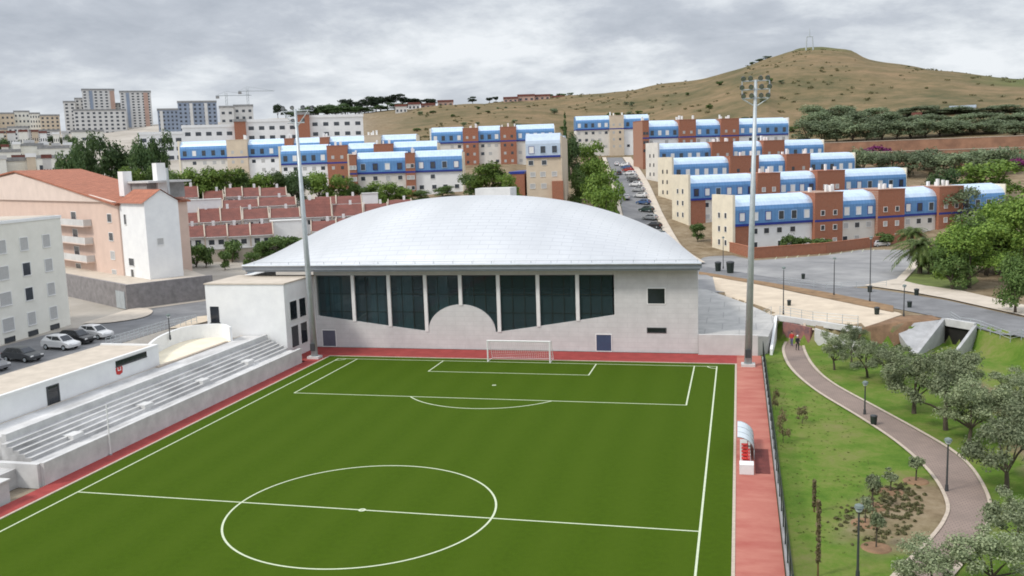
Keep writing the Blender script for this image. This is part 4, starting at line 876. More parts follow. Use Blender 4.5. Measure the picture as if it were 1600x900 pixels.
P_('tower_gable', gable_x(s178,.0,.25,dep,ze+.002,zpk), 'white')
mb = MB(); ym = (.25+dep)/2; o_ = .45
for y0, z0 in ((.25-o_, ze-o_*(zpk-ze)/(ym-.25)),):
    mb.add([(s178-.2,y0,z0+.12),(.25,y0,z0+.12),(.25,ym,zpk+.12),(s178-.2,ym,zpk+.12),(s178-.2,dep+.4,z0+.12),(.25,dep+.4,z0+.12)], [(0,1,2,3),(3,2,5,4)])
P_('tower_roof', mb, 'tile_o')
# main block: gable towards the street, ridge running back
xm = along(C0[0],C0[1],th,28); rM = rC+2; zpk2 = zy(28,266,rM)-zb; zel = zy(-70,300,rM)-zb
zer = zy(176,322,rC)-zb
mb = MB(); mb.xz([(s_l,-1),(s178-.002,-1),(s178-.002,zer),(xm,zpk2),(s_l,zel)], 0, 11); P_('wall', mb, 'pink')
s110 = along(C0[0],C0[1],th,136); s85 = along(C0[0],C0[1],th,84)
mb = MB(); mb.xz([(s_l,zer+.3),(s178-.1,zer+.3-.0),(xm,zpk2-.3),(s_l,zel-.3)], -.35, -.004); P_('gable_front', mb, 'pink_l')
mb = MB(); e_ = .3
for (xa,za),(xb,zb_) in (((xm,zpk2),(s178+.5,zer-.25)),((s_l-.5,zel+.0),(xm,zpk2))):
    mb.add([(xa,-.6,za+e_),(xb,-.6,zb_+e_),(xb,11.4,zb_+e_),(xa,11.4,za+e_),(xa,-.6,za+.03),(xb,-.6,zb_+.03),(xb,11.4,zb_+.03),(xa,11.4,za+.03)], [(0,1,2,3),(7,6,5,4),(0,4,5,1),(1,5,6,2),(2,6,7,3),(3,7,4,0)])
P_('roof', mb, 'tile_o')
mb = MB(); mb.box(s178-8,s178+.6,4.5,10.5,zer+.6,zer+3.0); P_('roof_storey', mb, 'conc_d'); P_('roof_storey_slab', MB().box(s178-8.6,s178+2.4,4,10.9,zer+3.002,zer+3.3), 'conc')
P_('chimney', MB().box(s178-.4,s178+1.2,6,7.4,ze-.5,zpk+4.0), 'white'); P_('chimney', MB().box(s178-7.6,s178-5.6,3.4,4.8,zer+1,zer+4.9), 'white')
P_('flue', MB().tube([(s178+2.6,7,ze),(s178+2.6,7,zpk+3.2)], .22, 8), 'steel')
for f_ in range(4):
    z = zer-3.4-2.9*f_
    window(pk, s178-3.6, 0, z+.6, 1.6, 1.2, pm='pane' if f_ < 2 else 'shutter')
    mb = MB(); mb.box(s85,s110,-1.3,-.002,z-.35,z-.15); o = P_('balcony', mb, 'pink_l')
    mb = MB(); mb.box(s85,s110,-1.3,-1.2,z-.148,z+.85); mb.box(s110-.1,s110,-1.198,-.02,z-.148,z+.85); P_('balustrade', mb, 'conc_l', o)
    window(pk, (s85+s110)/2, 0, z-.1, 2.2, 2.0, pm='pane', fm='frame', name='balcony_door')
window(pk, s178+1.9, .25, ze-3.4, .8, 1.5); window(pk, s178+2.9, .25, ze-9.6, 1.9, 1.1); window(pk, s178+2.9, .25, ze-12.2, 1.0, 2.0)
window(pk, 0, 2.2, ze-6.3, .9, .9, rz=math.pi/2, pm='shutter')

# ------------------------------------------------------------------ terraces of low red-roofed houses
HROW = {'front':[],'second':[],'third':[],'top':[],'right-hand':[]}
def house(rowname, px0, px1, r, ye, yr, dd=5.5, end=None):
    a = at_r(px0, horizon(px0), r); b_ = at_r(px1, horizon(px1), r); th = math.atan2(b_[1]-a[1], b_[0]-a[0]); L = math.hypot(b_[0]-a[0], b_[1]-a[1])
    pm_ = (px0+px1)/2; z_e = zy(pm_, ye, r); z_r = max(zy(pm_, yr, r+dd), z_e+1.3)
    g_ = gz(*((a+b_)[:2]/2)); z0 = min(g_, z_e-2.4)
    h = empty('terraced_house', 'house', 'house', (a[0],a[1],z0), th, 'terraces of low red-roofed houses'); P = rooted(h)
    e, t_ = z_e-z0, z_r-z0
    P('wall', MB().prism([(.0,.3),(L,.3),(L,2*dd),(0,2*dd)], -2, e-.1), 'white')
    mb = MB(); mb.add([(.12,-.2,e),(L-.12,-.2,e),(L-.12,dd,t_),(.12,dd,t_),(L-.12,2*dd+.2,e),(.12,2*dd+.2,e),(.12,-.2,e-.16),(L-.12,-.2,e-.16)], [(0,1,2,3),(3,2,4,5),(6,7,1,0)]); P('roof', mb, 'tile')
    for x0, x1 in ((-.1,.118),(L-.118,L+.1)):
        m_ = MB(); v = [(-.3,-2),(-.3,e+.12),(dd,t_+.3),(2*dd+.3,e+.12),(2*dd+.3,-2)]
        m_.add([(x0,p[0],p[1]) for p in v]+[(x1,p[0],p[1]) for p in v], [(0,1,2,3,4),(9,8,7,6,5)]+[(i,5+i,5+(i+1)%5,(i+1)%5) for i in range(5)]); P('party_wall', m_, 'kerb')
    m_ = MB(); m_.box(.12,L-.12,-.42,-.22,e-.2,e-.02); P('gutter_wall', m_, 'conc_l')
    rs_ = random.Random(int(px0*7+ye)); cx = L*rs_.uniform(.25,.75)
    m_ = MB(); m_.box(cx-.3,cx+.3,dd-.3,dd+.3,t_-.6,t_+.9); P('chimney', m_, 'white')
    for x in (L*.28, L*.7): window(h, x, .3, e-1.7, 1.1, 1.0, pane=False)
    HROW[rowname].append((px0, h))
for a in [(275,312,371,353),(312,348,370,352),(348,384,369,351),(384,420,367,349)]: house('front', a[0], a[1], 199, a[2], a[3])
for a in [(268,304,349,333),(305,339,347,326),(339,372,345,325),(374,415,342,326),(417,464,340,325)]: house('second', a[0], a[1], 214, a[2], a[3])
for a in [(258,284,325,311),(343,400,324,312),(400,459,321,308)]: house('third', a[0], a[1], 228, a[2], a[3])
for a in [(212,240,305,291),(240,266,306,290),(268,307,309,291),(314,346,313,298),(349,376,307,293),(376,403,307,293),(404,445,306,293)]: house('top', a[0], a[1], 241, a[2], a[3])
for a in [(466,514,216,339,311),(515,563,216,337,319),(565,602,218,331,318),(603,640,222,324,312),(488,522,230,319,307),(522,562,230,318,306),(480,520,201,361,345),(520,556,203,352,341)]: house('right-hand', a[0], a[1], a[2], a[3], a[4])
for rn, hs in HROW.items():
    hs.sort(key=lambda q: q[0])
    for i, (_, h) in enumerate(hs):
        h['label'] = f'white house with red tiled roof, {ORD[i]} from the left in the {rn} row' if rn != 'right-hand' else f'white house with red tiled roof right of the mast, {ORD[i]} from the left'
def wallbox(name, label, px0, px1, r, y0, y1, m, dep=.4, cat='wall'):
    a = at_r(px0, horizon(px0), r); b_ = at_r(px1, horizon(px1), r); th = math.atan2(b_[1]-a[1], b_[0]-a[0]); L = math.hypot(b_[0]-a[0], b_[1]-a[1])
    zt, z0 = zy((px0+px1)/2, y0, r), zy((px0+px1)/2, y1, r); o = empty(name, label, cat, (a[0],a[1],z0), th)
    MB().box(0,L,0,dep,-3,zt-z0).build('wall', M[m], o); MB().box(-.1,L+.1,-.1,dep+.1,zt-z0+.002,zt-z0+.2).build('coping', M['kerb' if m == 'earthwall' else 'conc_l'], o); return o
wallbox('white_outbuilding','white outbuilding between the second and third house rows',285,342,221,313,330,'white',4,'outbuilding')
wallbox('white_outbuilding','white blank-sided outbuilding beside the left floodlight mast',416,472,205,346,372,'white',5,'outbuilding')
wallbox('white_outbuilding','small white outbuilding at the right end of the house terraces',563,588,226,303,322,'white',4,'outbuilding')
wallbox('garden_wall','pale garden wall below the front row of red-roofed houses',276,470,192,388,400,'pave',.3)
wallbox('retaining_wall','long reddish retaining wall below the olive grove on the right',1285,1660,352,217,231,'earthwall' ,1.)
wallbox('retaining_wall','lower reddish earth-coloured wall beside the purple bushes on the right',1310,1660,325,234,246,'earthwall',1.)
wallbox('farm_shed','pinkish shed with flat roof between the purple bushes at the right edge',1548,1578,318,234,252,'pinkfar',5,'shed')

# ------------------------------------------------------------------ far buildings
def far_block(name, label, px0, px1, ytop, r, m='concfar', dep=14, nx_=4, nz_=9, roofm='conc_d', strips=(), cat='apartment building', group=None, th0=0, w_=None, roofh=1.2):
    a = at_r(px0, horizon(px0), r); b_ = at_r(px1, horizon(px1), r); th = math.atan2(b_[1]-a[1], b_[0]-a[0]); L = math.hypot(b_[0]-a[0], b_[1]-a[1])
    z0 = gz(*((a+b_)[:2]/2)); H = zy((px0+px1)/2, ytop, r)-z0
    o = empty(name, label, cat, (a[0],a[1],z0), th, group); P = rooted(o)
    P('wall', MB().box(0,L,0,dep,-12,H), m); P('parapet', MB().box(-.3,L+.3,-.3,dep+.3,H+.002,H+roofh), roofm)
    for s0, s1, mm in strips: P('wall_strip', MB().box(L*s0,L*s1,-.5,-.004,0,H-.5), mm)
    if nx_:
        ww = w_ or L/nx_*.45; hh = min(1.7, H/nz_*.5)
        for i in range(nx_):
            for k in range(nz_): window(o, L*(i+.5)/nx_, -.02 if not strips else -.02, H-(k+.85)*H/nz_, ww, hh, pane=False)
    return o
far_block('tower_block','tall white tower block with dark vertical strips, left of the twin towers',140,190,141,800,nx_=6,nz_=14,strips=((.22,.32,'bluegrey'),(.86,1.0,'pinkfar')))
far_block('tower_block','tall white tower block with brown right corner, right of the twin towers',198,246,144,790,nx_=6,nz_=13,strips=((.2,.3,'bluegrey'),(.76,.9,'pinkfar')))
far_block('tower_block','narrow pale tower block left of the twin towers',110,128,160,810,nx_=2,nz_=9); far_block('tower_block','pale tower block tucked against the left twin tower',128,143,155,815,nx_=2,nz_=10)
far_block('tower_block','broad pale slab block in front of the twin towers',124,205,173,770,nx_=9,nz_=6)
far_block('tower_block','pale block linking the twin towers',188,200,163,805,nx_=2,nz_=8)
far_block('office_block','blue-grey stepped block, lower left wing',254,286,172,700,'bluegrey',nx_=5,nz_=6,strips=((.1,.25,'concfar'),))
far_block('office_block','blue-grey stepped block, tall right wing with white stripes',286,346,160,700,'bluegrey',nx_=8,nz_=7,strips=((.3,.38,'concfar'),(.68,.76,'concfar')))
far_block('unfinished_block','beige unfinished block with dark openings below the two cranes',350,372,168,640,'concfar',nx_=2,nz_=3); far_block('unfinished_block','beige block right of the crane feet',372,402,166,650,'concfar',nx_=3,nz_=3)
rs = random.Random(11)
for i, (a, b_, y, r_) in enumerate([(-40,4,180,850),(4,32,178,860),(32,56,175,870),(56,72,178,850),(72,102,181,840),(-30,20,203,700),(20,52,200,690),(52,100,205,700)]):
    far_block('city_block', f'grey-white city block on the left skyline, {ORD[i%5]} from the left in its {"upper" if i < 5 else "lower"} line', a, b_, y, r_, rs.choice(['concfar','cream_w','beige']), nx_=4, nz_=5, group='city blocks on the left skyline')
for i, (a, b_, y, r_) in enumerate([(-20,36,238,420),(30,72,228,460),(64,112,232,440),(118,168,206,560),(60,110,247,380),(-10,50,252,330)]):
    far_block('low_building', ['long pale low building at the left edge','low white building with flat roof above the salmon block','low white building left of the dark trees','low white building with grey roof below the broad slab block','small pale low building beside the yellowish tree','low pale building right behind the salmon gable'][i], a, b_, y, r_, 'cream_w', nx_=4, nz_=2, group='low buildings on the left slope', dep=18)
g = random.Random(31)
for ln_, (r_, y0, k_) in {'upper':(610,208,9),'middle':(470,226,8),'lower':(330,244,6)}.items():
    for i in range(k_):
        a = -30+i*(150/k_)+g.uniform(-2,4); b_ = a+150/k_*g.uniform(.5,.8)
        far_block('hillside_house', f'small pale house on the left slope, {ORD[i]} from the left in the {ln_} line', a, b_, y0+g.uniform(-4,5), r_+g.uniform(-15,15), g.choice(['cream_w','white','concfar','beige']), nx_=3, nz_=2, cat='house', group='small houses on the left slope', roofm=g.choice(['tile','conc','white','tile']), dep=9)
for i, (a, b_, y) in enumerate([(222,290,210),(290,371,199),(389,469,190),(488,571,183)]):
    far_block('school_wing', ['low beige wing at the left end of the white school','white school wing between the dark trees and the first brick tower','white school wing between the two brick towers','white school wing right of the second brick tower'][i], a, b_, y, 450, 'white', nx_=5, nz_=3, cat='school building', group='wings of the white school', w_=2.4, roofm='white')
far_block('brick_tower','left brick tower of the white school',371,389,190,447,'brick',nx_=0,nz_=1,cat='tower',dep=10); far_block('brick_tower','right brick tower of the white school, taller',469,488,179,447,'brick',nx_=0,nz_=1,cat='tower',dep=10)
for i, (a, b_, y, r_, m_) in enumerate([(622,640,166,700,'concfar'),(642,660,163,720,'concfar'),(662,684,164,730,'pinkfar'),(688,712,159,755,'pinkfar'),(790,812,154,770,'pinkfar'),(812,838,150,775,'pinkfar'),(838,862,150,780,'pinkfar'),(866,884,152,785,'pinkfar')]):
    o = far_block('ridge_house', f'small {"white" if m_ == "concfar" else "dusty pink"} house on the skyline ridge, {ORD[i]} from the left', a, b_, y, r_, m_, nx_=3, nz_=1, roofm='tile', cat='house', group='houses on the ridge', roofh=1.5)
far_block('hill_house','white long house among the olive trees on the right hillside',1482,1522,169,470,'white',nx_=4,nz_=1,roofm='blue_l',cat='house'); far_block('hill_house','small ochre hut among the olive trees',1424,1438,180,440,'beige',nx_=1,nz_=1,cat='hut',roofm='tile')
def crane(label, px, ytop, r, jl, jr):
    a = at_r(px, horizon(px), r); z0 = gz(a[0],a[1]); H = zy(px,ytop,r)-z0
    o = empty('tower_crane', label, 'crane', (a[0],a[1],z0), azim(px)*-1, 'tower cranes on the skyline')
    mb = MB()
    for x, y in ((-.8,-.8),(.8,-.8),(.8,.8),(-.8,.8)): mb.tube([(x,y,-5),(x,y,H)], .22, 4)
    for k in range(int(H/3)): mb.tube([(-.8,-.8,k*3),(.8,-.8,k*3+3)], .14, 4); mb.tube([(.8,.8,k*3),(.8,-.8,k*3+3)], .14, 4)
    mb.build('mast', M['steel'], o)
    mb = MB(); mb.tube([(-jl,0,H-3),(jr,0,H-3)], .4, 4); mb.tube([(-jl,0,H-3),(0,0,H+1),(jr,0,H-3)], .15, 4); mb.build('jib', M['steel'], o); MB().box(-jl,-jl+3,-1,1,H-5.5,H-3.4).build('counterweight', M['conc_d'], o)
crane('thin tower crane on the skyline, left of the two', 362, 144, 880, 9, 22); crane('thin tower crane on the skyline, right and taller', 395, 137, 880, 8, 24)
a = at_r(1263, horizon(1263), 858); z0 = gz(a[0],a[1])
an_ = empty('radio_mast', 'pale lattice radio mast on the flat hilltop', 'mast', (a[0],a[1],z0)); H = zy(1263,44,858)-z0
for s in (-3.1,3.1): MB().tube([(s,0,-2),(s*.75,0,H*.62)], [.75,.45], 5).build('leg', M['steel'], an_)
MB().tube([(-2.4,0,H*.62),(2.4,0,H*.62)], .4, 5).build('crossbar', M['steel'], an_); MB().tube([(0,0,H*.62),(0,0,H)], [.5,.2], 5).build('spire', M['steel'], an_)
# ------------------------------------------------------------------ trees and bushes
def crown_mesh(name, m, seed, n, lobes, size, flat_=1., hollow=.55, up=.2):
    """n leaf-sized faces spread through lobes (x,y,z,r) of a crown one unit tall"""
    g = np.random.default_rng(seed); w_ = np.array([l[3]**2 for l in lobes]); pick = g.choice(len(lobes), n, p=w_/w_.sum()); L = np.array(lobes)[pick]
    d = g.normal(size=(n,3)); d /= np.linalg.norm(d, axis=1)[:,None]; d[:,2] = np.where(d[:,2] < -.35, -d[:,2]*.5, d[:,2])
    rad = (hollow+(1-hollow)*g.random(n)**.6)*L[:,3]*(1+.22*np.sin(d[:,0]*5+pick)*np.cos(d[:,1]*6+2*pick))
    c = L[:,:3]+d*rad[:,None]*np.array([1,1,flat_])
    nrm = d+g.normal(size=(n,3))*.55+np.array([0,0,up]); nrm /= np.linalg.norm(nrm, axis=1)[:,None]
    t_ = np.cross(nrm, g.normal(size=(n,3))); t_ /= np.linalg.norm(t_, axis=1)[:,None]; b_ = np.cross(nrm, t_)
    s = size*g.uniform(.6,1.35,n)[:,None]; e = g.uniform(.45,.8,n)[:,None]
    v = np.stack([c-t_*s, c-b_*s*e, c+t_*s, c+b_*s*e], 1).reshape(-1,3)
    me = bpy.data.meshes.new(name); me.vertices.add(4*n); me.vertices.foreach_set('co', v.reshape(-1).astype(np.float32))
    me.loops.add(4*n); me.loops.foreach_set('vertex_index', np.arange(4*n, dtype=np.int32)); me.polygons.add(n); me.polygons.foreach_set('loop_start', np.arange(0,4*n,4,dtype=np.int32)); me.polygons.foreach_set('loop_total', np.full(n,4,np.int32))
    me.materials.append(M[m]); me.update(); me.validate(); return me
def lobes_round(seed, k, spread=.3, z0=.42, z1=.8, r0=.17, r1=.27):
    g = random.Random(seed); o = [(0,0,.6,.28)]
    for i in range(k):
        a = 2*math.pi*(i+g.uniform(-.3,.3))/k*1.618*k/3; d = spread*g.uniform(.45,1.1); z = g.uniform(z0,z1); o.append((d*math.cos(a),d*math.sin(a),z,g.uniform(r0,r1)))
    return o
def trunk_mesh(name, seed, lobes, h0=.35, r=.035, m='bark', lean=.05):
    g = random.Random(seed); mb = MB(); lx, ly = g.uniform(-lean,lean), g.uniform(-lean,lean)
    mb.tube([(0,0,-.05),(lx*.4,ly*.4,h0*.5),(lx,ly,h0)], [r*1.25,r*.95,r*.75], 7)
    for l in lobes[:6]: mb.tube([(lx*.8,ly*.8,h0*.85),((lx+l[0])/2+g.uniform(-.03,.03),(ly+l[1])/2,(h0+l[2])/2),(l[0],l[1],l[2])], [r*.6,r*.4,r*.15], 5)
    return mb.mesh(name, M[m])
KIND = {}
def kind(name, m, n, size, nvar=3, k=8, flat_=.85, spread=.3, h0=.35, tr=.035, hollow=.5, z0=.42, z1=.8, r0=.17, r1=.27, up=.2):
    KIND[name] = []
    for i in range(nvar):
        lb = lobes_round(hash_(name)+i*13, k, spread, z0, z1, r0, r1)
        KIND[name].append((crown_mesh('crown', m, hash_(name)+i, n, lb, size, flat_, hollow, up), trunk_mesh('trunk', i+5, lb, h0, tr)))
def hash_(s): return sum(ord(c)*(i+3) for i, c in enumerate(s)) % 9973
kind('olive','olive',8000,.016,6,20,1.0,.38,.26,.03,.15,.30,.86,.07,.17)
kind('green','green',10000,.017,3,15,1.0,.33,.2,.03,.45,.14,.84,.13,.23)
kind('broad','mid',6000,.022,3,12,1.,.30,.2,.03,.5,.16,.82,.15,.25)
kind('darktree','dark',4000,.028,3,11,1.,.27,.2,.03,.5,.18,.84,.16,.24)
kind('bright','green',4000,.028,3,11,1.,.30,.2,.03,.5,.16,.82,.16,.25)
kind('grove','grove',3000,.03,4,10,1.,.32,.15,.03,.45,.16,.78,.18,.27)
kind('shrub','mid',1500,.05,3,7,.9,.32,.1,.03,.4,.2,.7,.2,.3)
kind('dryshrub','drybush',700,.035,2,7,1.1,.3,.2,.015,.1,.2,.9,.12,.22)
kind('purple','purple',1500,.05,2,7,.8,.35,.1,.02,.4,.25,.6,.2,.3)
kind('pine','pine',2000,.04,3,8,.75,.34,.4,.025,.4,.5,.86,.16,.26)
kind('young','olive',900,.04,3,6,.9,.26,.45,.03,.3,.55,.88,.10,.17)
def conifer_mesh(m, seed, n, size):
    return crown_mesh('crown', m, seed, n, [(0,0,z,.17*(1.06-z)+.03) for z in np.linspace(.12,.98,10)], size, 1.3, .4)
KIND['cypress'] = [(conifer_mesh('dark', 3+i, 2200, .035), trunk_mesh('trunk', i, [(0,0,.8,.1)], .3, .02)) for i in range(2)]
_tc = [0]
def tree(kd, x, y, h, w_, label, cat='tree', group=None, z=None, name=None):
    _tc[0] += 1; v = KIND[kd][_tc[0] % len(KIND[kd])]; z = gz(x, y) if z is None else z
    r = empty(name or {'olive':'olive_tree','grove':'olive_tree','pine':'pine_tree','cypress':'cypress_tree','shrub':'shrub','dryshrub':'dry_shrub','purple':'flowering_bush','young':'young_tree'}.get(kd,'leafy_tree'), label, cat, (x,y,z), (_tc[0]*2.399) % 6.283, group)
    s = (w_, w_, h); put('trunk', v[1], r, sc=s); put('crown', v[0], r, sc=s); return r
def tree_r(kd, px, ytop, r_, wpx, label, group=None, zb=None, cat='tree', minh=2):
    p = at_r(px, horizon(px), r_); zg = gz(p[0],p[1]) if zb is None else zb; h = max(minh, (zy(px,ytop,r_)-zg)/.98)
    return tree(kd, p[0], p[1], h, wpx/FPX*r_*1.12/1.0, label, cat, group, z=zg)
def tree_b(kd, px, py, ytop, wpx, label, group=None, cat='tree', z0=0., name=None):     # trunk foot seen at (px, py) on level z0
    p = at(px, py, z0); r_ = math.hypot(p[0]-CP[0], p[1]-CP[1]); zg = gz(p[0],p[1]); h = max(.8, zy(px, ytop, r_)-zg)
    return tree(kd, p[0], p[1], h*(1.04 if kd == 'olive' else 1), wpx/FPX*r_*(1.05 if kd == 'olive' else 1.12)*(.92+.16*((px*7)%10)/10), label, cat, group, z=zg, name=name)
OG = 'olive trees in the park'
for a in [(1304,578,514,46,'slim olive tree nearest the tunnel end of the park path'),(1331,566,508,38,'small upright olive tree behind the slim one near the tunnel'),(1356,590,526,64,'dark rounded olive tree beside the path, left of the concrete wing wall'),
          (1390,600,534,76,'olive tree in front of the concrete wing wall'),(1428,646,546,96,'olive tree with dark forked trunk standing on bright grass'),(1478,672,548,104,'broad olive tree with yellowing lower leaves'),
          (1514,694,582,92,'olive tree with pale trunk in the middle of the olive row'),(1500,622,545,84,'olive tree behind the broad one, nearest the culvert'),(1562,690,600,100,'grey olive tree beside the stony ground'),
          (1573,768,636,118,'large olive tree on the right bank of the path bend'),(1612,742,600,110,'olive tree at the right edge above the stony ground'),(1592,640,578,76,'small olive tree at the foot of the grass slope'),
          (1452,930,838,112,'olive tree filling the bottom of the frame left of the path end'),(1545,925,822,120,'olive tree at the bottom right covering the path end'),(1608,888,770,120,'olive tree in the bottom right corner'),(1590,838,768,60,'low olive bush just above the bottom right corner')]:
    tree_b('olive', *a, group=OG)
for i, a in enumerate([(1431,752,708,34,'young tree in a round planting bed, nearest the path bend'),(1391,768,732,32,'young tree in the middle of the sapling row'),(1364,792,738,36,'young tree just left of the middle of the sapling row'),(1352,818,770,30,'young tree behind the near lamp post'),(1369,856,790,34,'young tree nearest the bottom of the frame')]):
    tree_b('young', *a, group='young trees on the lawn'); p = at(a[0],a[1],0)
    rb = MB(); rb.tube([(p[0],p[1],-.05),(p[0],p[1],.06)], [.95,.8], 14); rb_ = rb.build('planting_bed', M['earth']); tag(rb_, 'round bare soil bed at the foot of ' + ['the young tree nearest the path bend','the middle young tree','the young tree left of the middle','the young tree behind the near lamp','the nearest young tree'][i], 'planting bed', 'planting beds on the lawn')
for a in [(1224,692,628,24,'bare brown shrub beside the wire fence'),(1253,662,634,30,'twiggy brown shrub on the lawn right of the one by the fence'),(1212,640,600,16,'small dry shrub at the far end of the wire fence')]: tree_b('dryshrub', *a, cat='shrub', group='dry shrubs on the lawn')
for px, py, yt, lb in [(1272,800,750,'tall thin brown dead sapling, the farther of two'),(1278,900,782,'tall thin brown dead sapling, the nearer of two')]:
    p = at(px,py,0); r_ = math.hypot(p[0]-CP[0],p[1]-CP[1]); h = zy(px,yt,r_); o = empty('dead_sapling', lb, 'tree', (p[0],p[1],0), 0, 'dead saplings on the lawn')
    MB().tube([(0,0,-.1),(0,0,h)], [.05,.03], 6).build('trunk', M['stake'], o); put('crown', crown_mesh('crown','drybush',int(px),600,[(0,0,z,.05) for z in np.linspace(.2,.95,9)],.035,1.6,.1), o, sc=(2.6,2.6,h))
# weeds and loose ground cover nobody would count
gcg = random.Random(4); lbs = []
for pa, pb, w0, k_ in (((1400,832),(1450,792),4.4,330),((1420,792),(1455,772),3.2,150)):
    a = at(*pa, 0.); b_ = at(*pb, 0.)
    for i in range(k_):
        f_ = gcg.random(); ang = gcg.uniform(0,6.283); q = w0*math.sqrt(gcg.random()); wx_, wy_ = a[0]+(b_[0]-a[0])*f_+q*math.cos(ang), a[1]+(b_[1]-a[1])*f_+q*math.sin(ang)
        if min(math.hypot(wx_-(u_[0]+v_[0])/2, wy_-(u_[1]+v_[1])/2) for u_, v_ in zip(PL, PR)) > 2.6: lbs.append((a[0]+(b_[0]-a[0])*f_+q*math.cos(ang), a[1]+(b_[1]-a[1])*f_+q*math.sin(ang), .05, gcg.uniform(.05,.19)))
struct(put('weeds', crown_mesh('weeds','weed',77,13000,lbs,.07,.8,.0)), 'stuff')
lbs = [(gcg.uniform(28.2,34.5), gcg.uniform(-48,4), -.02, gcg.uniform(.06,.14)) for i in range(500)]
struct(put('grass_tufts', crown_mesh('grass_tufts','tuft',78,9000,lbs,.05,.5,.1)), 'stuff')
# bank on the right of the road
for a in [('green',1522,345,150,104,'bright green spreading tree beside the palm on the road corner'),('broad',1496,372,147,66,'dark green bushy tree under the bright spreading tree'),('green',1583,296,172,128,'large green tree at the right edge above the earth bank'),
          ('broad',1548,330,165,90,'dark green tree between the bright spreading tree and the edge tree'),('green',1612,300,160,110,'green tree cut by the right edge of the photo'),('broad',1598,395,128,60,'low dark bush on the earth bank at the right edge'),
          ('green',1455,388,165,44,'small green tree behind the palm trunk')]: tree_r(*a[:5], a[5], group='trees on the right bank', zb=2.3)
for a in [('bright',1542,252,262,88,'bright green round tree behind the right end of the nearest row'),('darktree',1470,262,250,50,'dark tree behind the right end of the second row'),('grove',1500,288,235,60,'olive tree just right of the second blue row')]: tree_r(*a[:5], a[5], group='trees behind the right rows')
for i, px in enumerate(range(1348, 1610, 24)): tree_r('grove', px, 229+(i*7)%9, 300+(i*37)%22, 48, f'grey-green tree below the reddish wall, {ORD[i]} from the left', 'trees below the reddish wall')
for i, px in enumerate(range(1262, 1625, 23)): tree_r('grove', px, 184+(i*5)%8, 385+(i*29)%14, 46, f'olive tree in the front row of the hillside grove, {ORD[i]} from the left', 'olive grove on the hillside')
for i, px in enumerate(range(1268, 1625, 25)): tree_r('grove', px, 162+(i*7)%12, 445+(i*31)%30, 42, f'olive tree in the back row of the hillside grove, {ORD[i]} from the left', 'olive grove on the hillside')
for a in [(1370,222,340,32,'purple bush on the reddish wall'),(1540,238,316,26,'purple bush left of the pinkish shed'),(1588,242,312,32,'purple bush at the right edge beside the shed'),(1322,246,318,18,'small purple bush behind the third blue row')]: tree_r('purple', *a[:4], a[4], cat='bush', group='purple flowering bushes')
# left: dark trees and the green belt behind the red roofs
for a in [(112,222,262,40,'dark tree at the left end of the dark clump'),(140,214,275,40,'second dark tree of the clump left of the blue rows'),(182,205,268,58,'tallest dark tree of the clump left of the blue rows'),(222,214,262,44,'dark tree right of the tallest one in the clump'),(250,211,270,40,'dark tree touching the leftmost blue row')]: tree_r('darktree', *a[:4], a[4], group='dark trees left of the blue rows')
for i, (kd, px, yt, r_, w_) in enumerate([('bright',206,262,250,40),('broad',232,258,252,40),('broad',262,262,252,36),('bright',290,264,254,44),('bright',318,258,250,56),('bright',352,260,252,50),('broad',382,266,254,44),('bright',405,268,252,46),('broad',430,264,254,40),('darktree',452,262,256,38),('darktree',466,278,248,34),('bright',494,266,252,46),('bright',528,274,252,44),('broad',552,282,252,34),('broad',574,288,250,34),('bright',602,284,246,52),('bright',626,290,246,40),('broad',655,296,246,36),('broad',690,290,250,36)]):
    tree_r(kd, px, yt, r_, w_, f'green tree in the belt behind the red-roofed houses, {ORD[i]} from the left', 'green belt behind the red-roofed houses')
for kd, px, yt, r_, w_, lb in [('bright',762,250,236,62,'bright green tree between the brick towers and the end-on block'),('broad',735,268,240,44,'green tree left of the bright one below the brick towers'),('bright',792,272,226,36,'small green tree at the foot of the end-on block'),
    ('cypress',884,182,300,30,'tall dark tree behind the end-on block'),('darktree',893,212,290,32,'dark tree right of the end-on block'),('bright',918,222,300,48,'farthest green tree along the street'),('bright',926,244,262,48,'second farthest green tree along the street'),('bright',936,262,228,56,'green tree along the street behind the hall roof'),('bright',940,288,200,62,'nearest green tree along the street beside the hall roof'),('broad',905,262,240,40,'dark green tree between the street trees and the end-on block')]: tree_r(kd, px, yt, r_, w_, lb, group='trees along the street')
for i, (px, yt, r_, w_) in enumerate([(294,378,187,34),(352,370,190,30),(398,372,190,30),(425,366,191,36),(446,364,192,34),(310,383,186,22),(340,390,181,22),(383,390,180,24)]): tree_r('shrub', px, yt, r_, w_, f'round shrub in front of the first house row, {ORD[sorted([294,310,340,352,383,398,425,446]).index(px)]} from the left', 'shrubs in front of the houses', cat='shrub', minh=1)
for px, yt, r_, w_, lb in [(1234,363,197,24,'round dark shrub behind the low brick wall'),(1255,368,199,22,'small shrub right of the round dark one behind the brick wall'),(1288,369,202,34,'long low shrub behind the brick wall near the brick tower'),(1390,362,212,30,'shrub behind the right part of the brick wall'),(1090,346,212,22,'dark shrub beside the cream gable of the nearest row')]: tree_r('shrub', px, yt, r_, w_, lb, 'shrubs beside the brick wall', cat='shrub', minh=1)
